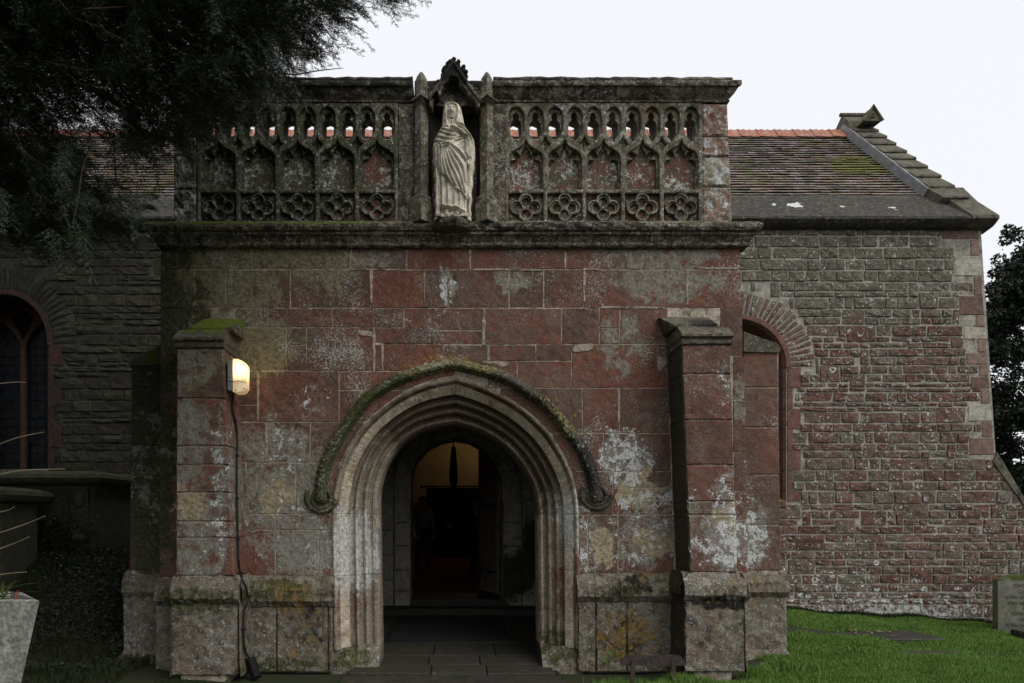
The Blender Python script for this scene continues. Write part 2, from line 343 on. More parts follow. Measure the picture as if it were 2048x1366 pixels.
M['rubble'] = stone('coursed_rubble', (.168, .076, .055), (.112, .064, .049), [
    dict(k='patch', c=(.125, .112, .082), s=1.6, t=.64, w=.13, a=.28, rz=.16, b=[(1700, 500, 420, 150), (100, 700, 300, 400)]),
    dict(k='patch', c=(.05, .042, .034), s=12, t=.56, w=.08, r=.75), dict(k='patch', c=(.26, .245, .205), s=28, t=.57, w=.04, r=.82, g=.25, gs=6), dict(k='spots', c=(.46, .47, .45), s=17, t=0, w=.05, nr=.58, ns=6, cs=60),
    dict(k='patch', c=(.46, .47, .44), s=13, t=.74, w=.02, r=.84, a=.215, cs=70, g=.10, gs=5, b=RB), dict(k='rings', c=(.55, .56, .54), s=6.5, t=.60, a=.26, b=RB)],
    bump=1.0, tint=.85, d=10.4, grain=45)
M['rubble_dark'] = stone('shaded_algae_rubble', (.062, .052, .040), (.048, .047, .034), [  # darker copy of the rubble: yew shade and algae put into the colour
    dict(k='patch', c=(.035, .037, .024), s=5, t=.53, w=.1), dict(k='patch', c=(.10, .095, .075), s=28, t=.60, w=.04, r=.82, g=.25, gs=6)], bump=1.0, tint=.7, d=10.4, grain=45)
M['rmortar_dark'] = stone('shaded_algae_mortar', (.12, .115, .095), (.08, .078, .062), [dict(k='patch', c=(.04, .04, .028), s=6, t=.5, w=.1)], bump=.8, tint=0, d=10.4)  # darker copy of the mortar, yew shade mixed in with the algae green
M['dressed_dark'] = stone('shaded_dressed_stone', (.085, .045, .036), (.06, .037, .030), [], bump=.35, tint=.2, d=10.4)  # dressed stone again, darkened by yew shade put into its colour
M['rmortar'] = stone('rubble_mortar', (.385, .37, .325), (.29, .275, .235), [dict(k='patch', c=(.12, .10, .078), s=7, t=.58, w=.12, a=.16, b=[(100, 700, 300, 400)]), dict(k='patch', c=(.46, .47, .44), s=13, t=.72, w=.03, r=.84, a=.2, b=RB)], bump=.8, tint=0, d=10.4)
M['dressed'] = stone('dressed_red_stone', (.165, .085, .066), (.13, .074, .06), [dict(k='spots', c=(.42, .42, .40), s=40, t=0, w=.05, nr=.26, ns=5)], bump=.35, tint=.2, d=10.4)
M['winstone'] = stone('window_tracery_stone', (.115, .062, .048), (.085, .05, .04), [dict(k='spots', c=(.25, .25, .23), s=40, t=0, w=.05, nr=.24, ns=5)], bump=.35, tint=.1, d=10.4)  # dressed stone darkened: shade on the window frames is put into the colour
M['quoin'] = stone('quoin_stone', (.155, .098, .08), (.19, .135, .11), [dict(k='spots', c=(.42, .43, .41), s=26, t=0, w=.06, nr=.34, ns=3)], bump=.5, tint=.3, d=10.4)
M['quoin_pale'] = stone('pale_quoin_stone', (.40, .37, .29), (.33, .32, .27), [dict(k='patch', c=(.2, .18, .13), s=18, t=.63, w=.05)], bump=.9, tint=.2, d=10.4)
M['eaves'] = stone('blackened_eaves_stone', (.045, .042, .036), (.032, .030, .027), [dict(k='patch', c=(.13, .12, .085), s=16, t=.56, w=.07, r=.8), dict(k='patch', c=(.20, .195, .17), s=34, t=.64, w=.05, r=.8), dict(k='patch', c=(.60, .62, .58), s=20, t=.88, w=.03, a=.5, b=[(1595, 402, 20, 8), (1784, 418, 9, 7), (1555, 395, 10, 4), (1690, 405, 6, 4)])], bump=1.1, tint=.1, d=10.5)
M['coping'] = stone('gable_coping_stone', (.15, .135, .10), (.10, .088, .068), [dict(k='patch', c=(.08, .09, .035), s=6, t=.60, w=.1), dict(k='spots', c=(.33, .32, .28), s=24, t=0, w=.06, nr=.42, ns=4), dict(k='patch', c=(.03, .03, .026), s=7, t=.58, w=.1)], bump=1.0, d=11)
M['tile'] = stone('clay_roof_tile', (.42, .27, .22), (.27, .16, .13), [dict(k='patch', c=(.40, .34, .34), s=2.2, t=.52, w=.12, rz=.12), dict(k='patch', c=(.16, .15, .13), s=4, t=.56, w=.08, rz=.1), dict(k='patch', c=(.22, .22, .09), s=2.5, t=.60, w=.1, rz=.05, a=.25, b=[(1720, 340, 70, 40)])], bump=.3, tint=.7, d=12)
M['ridge'] = stone('orange_ridge_tile', (.40, .155, .10), (.30, .125, .085), [dict(k='patch', c=(.34, .27, .22), s=9, t=.55, w=.06)], bump=.3, tint=.25, d=12.9)
M['lead'] = plain('lead_flashing', (.19, .195, .20), .5, .2, 8, .2)
M['paving'] = stone('damp_flagstone', (.055, .05, .042), (.038, .035, .03), [dict(k='patch', c=(.03, .036, .014), s=7, t=.56, w=.1), dict(k='patch', c=(.10, .095, .08), s=10, t=.66, w=.08)], bump=.6, rough=.6)
M['inner'] = stone('inner_grey_stone', (.42, .39, .33), (.33, .31, .255), [dict(k='patch', c=(.05, .055, .03), s=4, t=.62, w=.1, a=.3, b=[(1020, 1150, 60, 60), (1070, 1100, 30, 80)])], bump=.4, d=10.4)
M['plaster'] = plain('ochre_wall_plaster', (.42, .31, .15), .9, .12, 2)
M['mat'] = plain('doormat', (.022, .018, .020), .95, .3, 200, .5)
M['carpet'] = plain('red_carpet', (.10, .008, .010), .95, .2, 60)
M['wood'] = plain('dark_oak', (.17, .14, .115), .33, .5, 30, .4, spec=.5)
M['woodin'] = plain('brown_oak', (.09, .045, .02), .4, .4, 20, .3)
M['iron'] = plain('wrought_iron', (.018, .018, .018), .5, .3, 40, .4, metal=.6)
M['rust'] = plain('rusty_iron', (.07, .048, .038), .75, .5, 30, .6, metal=.2, col2=(.03, .028, .028))
M['curtain'] = plain('black_curtain', (.010, .010, .014), .9, .2, 30)
M['flag1'] = plain('banner_cloth', (.06, .02, .015), .9, .6, 8, col2=(.02, .018, .04))
M['lamp_body'] = plain('grey_lamp_casing', (.22, .23, .22), .5, .15, 20)
M['black_rubber'] = plain('black_cable', (.012, .012, .013), .45, .2, 20)
M['whitebox'] = plain('white_plastic', (.5, .5, .47), .6, .1, 20)
M['soil'] = plain('dark_soil', (.025, .02, .014), .95, .6, 9, .8)
M['ground'] = plain('turf', (.022, .035, .012), .95, .4, 6, .6, col2=(.03, .028, .014))
M['bark'] = plain('yew_bark', (.045, .028, .02), .9, .4, 12, .8)
M['planter'] = stone('concrete_planter', (.34, .35, .31), (.27, .29, .25), [dict(k='patch', c=(.16, .18, .12), s=6, t=.6, w=.1)], bump=.9, tint=0, grain=40, d=4)
M['twig'] = plain('dry_stem', (.30, .24, .15), .8, .2, 10)
M['glass'] = plain('leaded_glass', (.010, .013, .018), .35, .4, 12, .25, spec=.22)
M['leadcame'] = plain('lead_came', (.012, .012, .013), .6, .2, 20)
M['tomb'] = stone('mossy_tomb_stone', (.075, .078, .052), (.05, .055, .034), [dict(k='top', c=(.05, .065, .015), s=9, t=.85, w=.12, n=.4), dict(k='spots', c=(.14, .14, .12), s=26, t=0, w=.06, nr=.28, ns=4)], bump=.7, d=9)
M['grave'] = stone('headstone_slate', (.17, .165, .13), (.12, .12, .095), [dict(k='patch', c=(.06, .075, .02), s=5, t=.60, w=.1, a=.25, b=[(2020, 1152, 50, 12)])], bump=.3, d=9.3)
M['letters'] = plain('cut_letters', (.03, .03, .026), .9, .1, 20)
M['statue'] = stone('carved_limestone', (.66, .61, .50), (.57, .52, .42), [dict(k='patch', c=(.22, .205, .14), s=8, t=.70, w=.12, a=.24, b=[(880, 275, 22, 30), (928, 270, 18, 30), (905, 440, 40, 8), (948, 330, 8, 70, .7)]), dict(k='patch', c=(.24, .22, .15), s=30, t=.62, w=.1, m=.6)], bump=.3, tint=0, grain=120, d=6.4)

def leafmat(name, c1, c2, rough=.5, spec=.4, sc=3.0, trans=.0):
    m, nt, b = newmat(name); nb = NB(nt)
    g = nb.n('ShaderNodeNewGeometry')
    f = nb.math('ADD', nb.math('MULTIPLY', g.outputs['Random Per Island'], .6), nb.math('MULTIPLY', nb.noise(g.outputs['Position'], sc, 3), .5))
    col = nb.mix(nb.step(f, .2, .85), c1, c2)
    nb.l(col, b.inputs['Base Color']); b.inputs['Roughness'].default_value = rough; b.inputs['Specular IOR Level'].default_value = spec
    return m
M['yew'] = leafmat('yew_needles', (.010, .017, .009), (.034, .052, .024), .5, .35)
M['holly'] = leafmat('holly_leaves', (.008, .016, .008), (.022, .036, .016), .45, .25)
M['berry'] = plain('red_berries', (.35, .012, .01), .3, .2, 20)
M['grass'] = leafmat('grass_blades', (.042, .095, .013), (.17, .29, .055), .6, .25, 1.3)
M['grassdk'] = leafmat('dark_weeds', (.012, .02, .008), (.035, .045, .014), .6, .2)
M['ivy'] = leafmat('ivy_leaves', (.010, .015, .007), (.028, .036, .016), .5, .3)
M['strap'] = leafmat('strap_leaves', (.06, .12, .03), (.16, .2, .06), .5, .3)
M['deadleaf'] = leafmat('fallen_leaves', (.25, .17, .06), (.45, .36, .18), .8, .2)
M['redleaf'] = plain('red_withered_leaf', (.30, .05, .03), .7, .3, 20)

# ------------------------------------------------------------------ stone block
def block(name, x0, x1, y0, y1, zf, depth, mat, parent, cell=10, relief=.0028, bev=.007, gap=.7, top=None, bot=None, quad=None, hump=0.0, out=None):
    """one dressed or rough block; x0..y1 in picture units at depth zf; top/bot: outline functions of x; quad: 4 corners"""
    w = x1 - x0; nx = max(2, int(round(w / cell)))
    if top or bot: nx = max(nx, int(w / 5))
    xs = np.linspace(x0 + gap, x1 - gap, nx + 1)
    if nx > 1: xs = np.r_[xs[0], xs[0] + (bev * F / zf), xs[1:-1], xs[-1] - (bev * F / zf), xs[-1]] if w > 8 else xs
    xs = np.sort(xs)
    T = np.array([(top(x) if top else y0) for x in xs]) + gap; B = np.array([(bot(x) if bot else y1) for x in xs]) - gap
    h = float(np.max(B - T)); ny = max(2, int(round(h / cell)))
    fr = np.linspace(0, 1, ny + 1); e = min(.3, bev * F / zf / max(h, 1)); fr = np.sort(np.r_[0, e, fr[1:-1], 1 - e, 1])
    V = []; NX = len(xs); NY = len(fr)
    for i, x in enumerate(xs):
        for j, t in enumerate(fr):
            y = T[i] * (1 - t) + B[i] * t; xx = x
            if quad:   # bilinear shift of corners (ul, ur, ll, lr as dx)
                u = (x - x0) / max(w, 1e-6); xx = x + (quad[0] * (1 - u) + quad[1] * u) * (1 - t) + (quad[2] * (1 - u) + quad[3] * u) * t
            edge = (i in (0, NX - 1)) or (j in (0, NY - 1))
            c = P(xx, y, zf)
            if edge: d = bev; jx = nrg.uniform(-.0024, .0024); jz = nrg.uniform(-.0024, .0024)
            else:
                u = (i / (NX - 1)) * 2 - 1; v = (j / (NY - 1)) * 2 - 1
                d = nrg.uniform(-1, 1) * relief - hump * (1 - u * u) * (1 - v * v); jx = jz = 0
            V.append((c[0] + jx, zf + d, c[2] + jz))
    Fc = []
    idx = lambda i, j: i * NY + j
    for i in range(NX - 1):
        for j in range(NY - 1):
            Fc.append((idx(i, j), idx(i, j + 1), idx(i + 1, j + 1), idx(i + 1, j)))
    ring = [idx(i, 0) for i in range(NX)] + [idx(NX - 1, j) for j in range(1, NY)] + [idx(i, NY - 1) for i in range(NX - 2, -1, -1)] + [idx(0, j) for j in range(NY - 2, 0, -1)]
    b = len(V)
    for k in ring: V.append((V[k][0], zf + depth, V[k][2]))
    n = len(ring)
    for k in range(n): Fc.append((ring[k], ring[(k + 1) % n], b + (k + 1) % n, b + k))
    if out is not None: out.add(V, Fc); return None
    return mesh(name, V, Fc, mat, parent)

def clip_block(name, x0, x1, y0, y1, zf, depth, mat, parent, lim, **k):
    """block cut by the arch: keep what lies above lim(x)"""
    xs = np.arange(x0, x1 + .01, 2.0); runs = []; cur = None
    for x in xs:
        ok = min(y1, lim(x)) - y0 > 4
        if ok and cur is None: cur = [x, x]
        elif ok: cur[1] = x
        elif cur: runs.append(cur); cur = None
    if cur: runs.append(cur)
    for a, b in runs:
        if b >= x1 - 2: b = x1
        if b - a < 5: continue
        if lim(a) >= y1 and lim(b) >= y1 and lim((a + b) / 2) >= y1: block(name, a, b, y0, y1, zf, depth, mat, parent, **k)
        else: block(name, a, b, y0, y1, zf, depth, mat, parent, bot=lambda x: min(y1, lim(x)), **k)

# ------------------------------------------------------------------ ground
def gz(x, y):
    def ss(t): t = min(1, max(0, t)); return t * t * (3 - 2 * t)
    z = -.03
    if x < -2.6: z += 1.0 * ss((y - 6.75) / 2.6) * ss((-x - 3.3) / .9)
    if x > 2.6:
        k = ss((x - 2.6) / .6); z += k * (.05 + .04 * ss((y - 7) / 3) - .062 * max(0, x - 4.4))
    z += .012 * math.sin(x * 3.1 + y * 1.7) + .01 * math.sin(x * 7.3 - y * 4.1)
    if abs(x) < 1.9 and 5.9 < y < 11: z = min(z, -.06)
    return z
V = []; Fc = []
gx = np.r_[np.linspace(-160, -12, 14), np.linspace(-11, 12, 116), np.linspace(14, 160, 14)]
gy = np.r_[np.linspace(-120, -4, 12), np.linspace(-3, 15, 92), np.linspace(17, 260, 14)]
for x in gx:
    for y in gy: V.append((x, y, gz(x, y) if -11.5 < x < 12.5 and -3.5 < y < 15.5 else gz(max(-11, min(12, x)), max(-3, min(15, y)))))
n = len(gy)
for i in range(len(gx) - 1):
    for j in range(n - 1): Fc.append((i * n + j, (i + 1) * n + j, (i + 1) * n + j + 1, i * n + j + 1))
g = mesh('ground', V, Fc, M['ground'], None, True); g['kind'] = 'structure'; g['label'] = 'churchyard turf and soil around the porch'

# paved floor of the porch
fl = MB(); fl.box(-2.45, 2.45, 6.75, 10.4, -.3, -.02); fl.box(-1.0, 1.0, 5.95, 6.75, -.3, -.028)
floor = fl.build('floor', M['soil']); floor['kind'] = 'structure'; floor['label'] = 'dark flagged floor of the porch'
def slab(x0, x1, y0, y1, z, t=.06):
    b = MB(); g_ = .006; c = .006
    vs = [(x0 + g_, y0 + g_, z - c), (x1 - g_, y0 + g_, z - c), (x1 - g_, y1 - g_, z - c), (x0 + g_, y1 - g_, z - c)]
    vs += [(x0 + g_ + c, y0 + g_ + c, z + nrg.uniform(-.003, .003)), (x1 - g_ - c, y0 + g_ + c, z + nrg.uniform(-.003, .003)), (x1 - g_ - c, y1 - g_ - c, z), (x0 + g_ + c, y1 - g_ - c, z)]
    vs += [(a, b_, z - t) for a, b_, _ in vs[:4]]
    fs = [(4, 5, 6, 7)] + [(i, (i + 1) % 4, 4 + (i + 1) % 4, 4 + i) for i in range(4)] + [(8 + i, 8 + (i + 1) % 4, (i + 1) % 4, i) for i in range(4)]
    b.add(vs, fs); return b.build('paving_stone', M['paving'], floor)
rows = [(5.98, 6.42, -.025), (6.42, 6.80, 0), (6.80, 7.25, 0), (7.25, 7.95, 0), (7.95, 8.7, 0), (8.7, 9.5, 0), (9.5, 10.02, 0)]
spl = [[-1.0, .1, 1.0], [-.95, -.2, .32, .95], [-2.3, -.95, -.24, .27, .98, 2.3], [-2.3, -1.2, -.2, .45, 1.15, 2.3], [-2.3, -1.1, -.35, .3, 1.1, 2.3], [-2.3, -1.3, -.6, .1, .7, 1.4, 2.3], [-2.3, -.9, 0, .9, 2.3]]
for (a, b, z), sp in zip(rows, spl):
    for k in range(len(sp) - 1): slab(sp[k], sp[k + 1], a, b, z)
slab(-1.2, 1.3, 10.04, 10.4, .10, .15)

# ------------------------------------------------------------------ the porch
porch = thing('church_porch', 'red sandstone church porch with pointed arch, pierced parapet and two buttresses', 'porch', (0, 6.65, 0))
ZF = 6.65
outL = [(663, 1027), (668, 981), (685, 921), (720, 861), (766, 816), (816, 783), (861, 765), (911, 754)]
inL = [(752, 1027), (753, 981), (766, 931), (791, 891), (826, 863), (866, 849), (911, 842)]
outR = [(1158, 1027), (1152, 975), (1132, 921), (1097, 866), (1052, 823), (1002, 790), (952, 768), (911, 754)]
inR = [(1082, 1027), (1075, 981), (1055, 939), (1027, 901), (992, 873), (952, 853), (911, 842)]
hoL = [(628, 1000), (630, 961), (640, 921), (665, 871), (695, 826), (730, 785), (776, 755), (826, 735), (876, 722), (911, 716)]
hoR = [(1206, 1000), (1198, 951), (1177, 896), (1147, 856), (1112, 810), (1067, 775), (1017, 745), (962, 728), (911, 716)]
NA = 49
cOL, cIL, cOR, cIR = crv(outL, NA), crv(inL, NA), crv(outR, NA), crv(inR, NA)
midpath = np.r_[cOL, cOR[::-1]]
def arch_lim(x):
    """upper edge of the arch ring at x (picture units); below springing everything inside is open"""
    if x <= 663 or x >= 1158: return 1e6
    a = cOL if x < 911 else cOR
    xs = a[:, 0]; ys = a[:, 1] - 3
    if x < 911: return float(np.interp(x, xs, ys))
    return float(np.interp(x, xs[::-1], ys[::-1]))
# core wall: a slab with the arch cut out of it
arch_hole = [tuple(p) for p in cOL] + [tuple(p) for p in cOR[::-1][1:]]
outline = [(322, 460), (1478, 460), (1496, 1345), (1154, 1345)] + [tuple(p) for p in cOR[::1]][0:1] + [tuple(p) for p in cOR[1:]] + [tuple(p) for p in cOL[::-1][1:]] + [(668, 1345), (320, 1345)]
core = plate('wall', [outline], [], ZF + .0025, .50, .0005, M['mortar'], porch, refz=ZF)
wall = core
B = []
def row(y0, y1, xs):
    for k in range(len(xs) - 1): B.append((xs[k], xs[k + 1], y0, y1))
row(498, 539, [322, 504, 702, 814, 941, 1130, 1252, 1292, 1481])
row(539, 616, [320, 369, 389, 453, 581, 742, 849, 897, 1018, 1088, 1168, 1374, 1483])
row(616, 655, [472, 536, 665, 748, 808]); B += [(748, 808, 655, 661)] and []
B += [(808, 967, 616, 661), (967, 1124, 616, 690), (1124, 1199, 616, 688), (1199, 1240, 616, 656), (1199, 1240, 656, 688), (1240, 1336, 616, 688), (320, 358, 616, 742), (1440, 1486, 613, 712)]
B += [(472, 574, 655, 741), (574, 613, 655, 690), (574, 613, 690, 742), (613, 748, 655, 742), (748, 868, 655, 688), (868, 967, 661, 689)]
B += [(748, 765, 688, 742), (765, 888, 688, 742), (888, 976, 690, 742), (976, 1071, 690, 722), (1071, 1144, 689, 722), (976, 1035, 722, 776), (1035, 1144, 722, 776), (1144, 1338, 688, 776)]
B += [(474, 516, 741, 810), (474, 516, 810, 844), (516, 678, 742, 844), (678, 911, 742, 781), (678, 911, 781, 844), (1000, 1165, 776, 866), (1165, 1240, 776, 866), (1240, 1340, 776, 867)]
B += [(476, 533, 844, 925), (533, 621, 844, 925), (621, 760, 844, 925), (476, 492, 925, 1028), (492, 592, 925, 1028), (592, 680, 925, 1028)]
B += [(476, 551, 1028, 1060), (551, 668, 1028, 1060), (476, 551, 1060, 1152), (551, 638, 1060, 1152), (638, 664, 1060, 1152)]
B += [(1060, 1208, 866, 943), (1208, 1342, 867, 943), (1120, 1226, 943, 1030), (1226, 1344, 943, 976), (1226, 1275, 976, 1030), (1275, 1346, 976, 1030), (1154, 1176, 1030, 1147), (1176, 1236, 1030, 1147), (1236, 1348, 1030, 1147)]
B += [(320, 356, 742, 850), (318, 356, 850, 960), (318, 356, 960, 1060), (318, 356, 1060, 1156), (1465, 1490, 712, 800), (1466, 1492, 800, 905), (1468, 1495, 905, 1040), (1470, 1497, 1040, 1146)]
for (x0, x1, y0, y1) in B:
    wj = rng.uniform(.6, 1.1)
    clip_block('stone', x0, x1, y0, y1, ZF - rng.uniform(.0, .004), .05, M['ashlar'], wall, arch_lim, gap=wj, bev=.0045)

# wide smeared mortar joints and patches
def smear(pts, d=.003):
    c = np.mean(pts, 0); n = len(pts); V = []; Fc = []
    P_ = crv(list(pts) + [pts[0]], max(14, n * 4)) if n > 4 else np.array([[*p] for p in pts for _ in (0,)])
    if n <= 4:
        q_ = []
        for i in range(n):
            a, b = np.array(pts[i]), np.array(pts[(i + 1) % n]); m = max(2, int(np.linalg.norm(b - a) / 5))
            for k in range(m): q_.append(a + (b - a) * k / m + nrg.uniform(-1.1, 1.1, 2))
        P_ = np.array(q_)
    n = len(P_)
    for p in P_: V.append((XW(p[0], ZF), ZF + .004, ZW(p[1], ZF)))
    for p in P_:
        q_ = p + (c - p) * .04; V.append((XW(q_[0], ZF), ZF - .0045 - d + nrg.uniform(-.001, .001), ZW(q_[1], ZF)))
    V.append((XW(c[0], ZF), ZF - .005 - d, ZW(c[1], ZF)))
    for i in range(n): Fc += [(i, (i + 1) % n, n + (i + 1) % n, n + i)]
    if n > 30 or len(pts) > 4:
        for i in range(n): Fc.append((n + i, n + (i + 1) % n, 2 * n))
    else:
        for i in range(n): Fc.append((n + i, n + (i + 1) % n, 2 * n))
    fixn(mesh('mortar_smear', V, Fc, M['mortar'], wall))
for (x0, y0, x1, y1) in ((740, 539, 746, 608), (811, 500, 815, 540), (847.5, 545, 850.5, 616), (895, 545, 899, 616), (938.5, 500, 942.5, 540), (964, 616, 971, 692), (974, 690, 980, 722), (746, 656, 751, 745), (763, 690, 767, 742), (514, 742, 519, 843), (531, 846, 536, 926),
                         (1128.5, 502, 1132.5, 539), (1166, 539, 1171, 606), (1250.5, 502, 1253.5, 538), (1290, 502, 1294, 538), (1372, 536, 1377, 612), (1235, 778, 1240, 848), (1070, 692, 1073, 722), (866, 662, 869, 688), (490, 930, 494, 1020),
                         (1166, 537, 1200, 541), (1200, 613, 1330, 617.5), (942, 538, 1090, 541.5), (700, 538, 830, 541), (964, 722, 1012, 728), (1385, 535, 1478, 538.5), (748, 686, 770, 691)):
    smear([(x0, y0), (x1, y0 + 1), (x1 - 1, y1), (x0 + .5, y1 - 1)])
smear([(1143, 694), (1152, 691), (1170, 688), (1186, 688), (1184, 699), (1168, 703), (1150, 704), (1144, 702)], .006)
smear([(1315, 712), (1332, 716), (1334, 728), (1326, 734), (1320, 742), (1315, 740), (1314, 724)], .004)
smear([(990, 722), (1010, 723), (1018, 728), (1006, 734), (996, 730)], .004)
smear([(712, 660), (726, 660), (744, 664), (747, 674), (736, 672), (720, 670)], .004)
# plinth of the front wall
def plinth(x0, x1, ytop, ymid, ybot, zw, zo, par, joints=(), q=0):
    """weathered top course that slopes out, with a course of blocks below; x in picture units at zo"""
    prof = [(zw + .02, ytop - 1), (zo + .05, ytop + 4), (zo - .015, ytop + (ymid - ytop) * .45), (zo - .02, ytop + (ymid - ytop) * .8), (zo + .03, ymid), (zw + .1, ymid)]
    js = [x0] + list(joints) + [x1]
    for k in range(len(js) - 1):
        a, b = js[k] + .5, js[k + 1] - .5; n = max(2, int((b - a) / 7)); V = []; Fc = []
        for i in range(n + 1):
            x = XW(a + (b - a) * i / n, zo)
            nz = [nrg.uniform(-.008, .008) for _ in prof]
            for (zz, yy), r_ in zip(prof, nz): V.append((x, zz + r_, ZW(yy, zo) + r_ * .6))
        m = len(prof)
        for i in range(n):
            for j in range(m - 1): Fc.append((i * m + j, i * m + j + 1, (i + 1) * m + j + 1, (i + 1) * m + j))
        Fc.append(tuple(range(m))[::-1]); Fc.append(tuple(n * m + j for j in range(m)))
        mesh('plinth_stone', V, Fc, M['plinth'], par)
    js = [x0 + 1] + [j + rng.uniform(-25, 25) for j in joints] + [x1 - 3]
    ym = ymid + (ybot - ymid) * .5
    for k in range(len(js) - 1):
        block('plinth_stone', js[k], js[k + 1], ymid, ybot, zo + .03, zw - zo + .1, M['plinth'], par, relief=.006, bev=.012, cell=12)
plinth(488, 668, 1151, 1214, 1345, ZF, ZF - .075, wall, (569, 642))
plinth(1154, 1352, 1147, 1204, 1345, ZF, ZF - .075, wall, (1190, 1240))
plinth(1470, 1500, 1147, 1204, 1340, ZF, ZF - .06, wall)
plinth(308, 350, 1155, 1212, 1340, ZF, ZF - .06, wall)

# moulded arch, cut into voussoirs and jamb stones
prof = [(0, .012, 0), (.025, -.02, 0), (.06, -.026, 0), (.10, -.012, 0), (.115, .02, 0), (.14, .032, 0), (.155, .03, 1), (.25, .06, 1), (.345, .098, 1), (.36, .135, 0), (.385, .175, 0), (.43, .185, 0), (.46, .15, 0), (.50, .132, 0),
        (.54, .145, 0), (.56, .19, 0), (.59, .225, 0), (.63, .23, 0), (.655, .20, 0), (.70, .185, 0), (.74, .20, 0), (.76, .25, 0), (.79, .28, 0), (.83, .28, 0), (.86, .25, 0), (.92, .245, 0), (.965, .27, 0), (1.0, .31, 0)]
arch = MB(); 
arch_o = None
def sweep(O, I, a, b, name, par):
    """O, I: matched outlines (n,2) for samples a..b"""
    V = []; Fc = []; mi = []; m = len(prof) + 1
    for k in range(a, b + 1):
        o, i_ = O[k], I[k]
        wob = nrg.uniform(-.0025, .0025)
        for (s, d, c) in prof:
            x, y = o + (i_ - o) * s
            V.append((*P(x, y, ZF)[:1], ZF + d + wob + nrg.uniform(-.0015, .0015), P(x, y, ZF)[2]))
        x, y = i_; V.append((P(x, y, ZF)[0], ZF + .52, P(x, y, ZF)[2]))
    n = b - a
    for k in range(n):
        for j in range(m - 1):
            Fc.append((k * m + j, (k + 1) * m + j, (k + 1) * m + j + 1, k * m + j + 1)); mi.append(1 if (j < len(prof) - 1 and prof[j][2] and prof[j + 1][2]) else 0)
    Fc.append(tuple(range(m))); mi.append(0); Fc.append(tuple(n * m + j for j in range(m))[::-1]); mi.append(0)
    o = mesh(name, V, Fc, [M['arch'], M['cream']], par, False, mi); fixn(o); return o
acore = MB()
for X0, X1 in ((XW(672, ZF), XW(742, ZF)), (XW(1092, ZF), XW(1150, ZF))):
    acore.box(X0, X1, ZF + .33, ZF + .5, -.05, ZW(1027, ZF))
doorway = acore.build('arch', M['arch'], porch)
def shrink(O, I, a, b, e=.10):
    return O, I
def subdiv(C, n):
    d = np.linspace(0, len(C) - 1, n); return np.stack([np.interp(d, np.arange(len(C)), C[:, k]) for k in (0, 1)], 1)
for (O, I, cuts) in ((cOL, cIL, [0, 9, 18, 27, 37, 48]), (cOR, cIR, [0, 8, 17, 28, 38, 48])):
    for k in range(len(cuts) - 1):
        a, b = cuts[k], cuts[k + 1]
        idx = np.linspace(a + .04, b - .04, (b - a) * 2)
        o2 = np.stack([np.interp(idx, np.arange(NA), O[:, q]) for q in (0, 1)], 1); i2 = np.stack([np.interp(idx, np.arange(NA), I[:, q]) for q in (0, 1)], 1)
        sweep(o2, i2, 0, len(idx) - 1, 'voussoir', doorway)
for (ox, ix, ys, bo, bi) in ((663, 752, [1027, 1152, 1215, 1300], 668, 757), (1158, 1082, [1027, 1140, 1225, 1298], 1160, 1085)):
    for k in range(len(ys) - 1):
        idx = np.linspace(ys[k] + .4, ys[k + 1] - .4, 9); t = (idx - 1027) / 308
        o2 = np.stack([ox + (bo - ox) * t, idx], 1); i2 = np.stack([ix + (bi - ix) * t, idx], 1)
        sweep(o2, i2, 0, 8, 'jamb_stone', doorway)
# worn solid feet of the jambs
for (a, b) in ((660, 757), (1086, 1166)):
    n = 10; V = []; Fc = []
    pr = [(0, .24), (.3, .20), (.6, .08), (.8, .02), (1.0, -.02), (1.0, .5)]
    ys = [1296, 1303, 1314, 1326, 1340, 1348]
    for i in range(n + 1):
        x = a + (b - a) * i / n; u = (i / n) if a < 700 else 1 - i / n
        for j, y in enumerate(ys):
            dd = .02 + .26 * max(0, u - .15) * (1 - min(1, j / 4)) - .03 * (j / 5) + nrg.uniform(-.008, .008)
            V.append((XW(x, ZF), ZF + dd, ZW(y, ZF)))
    m = len(ys)
    for i in range(n):
        for j in range(m - 1): Fc.append((i * m + j, i * m + j + 1, (i + 1) * m + j + 1, (i + 1) * m + j))
    b0 = len(V); 
    for i in (0, n):
        for j in range(m): V.append((V[i * m + j][0], ZF + .52, V[i * m + j][2]))
    for j in range(m - 1):
        Fc.append((j, b0 + j, b0 + j + 1, j + 1)); Fc.append((n * m + j, n * m + j + 1, b0 + m + j + 1, b0 + m + j))
    Fc.append((0, n * m, b0 + m, b0))
    fixn(mesh('jamb_base', V, Fc, M['plinth'], doorway))
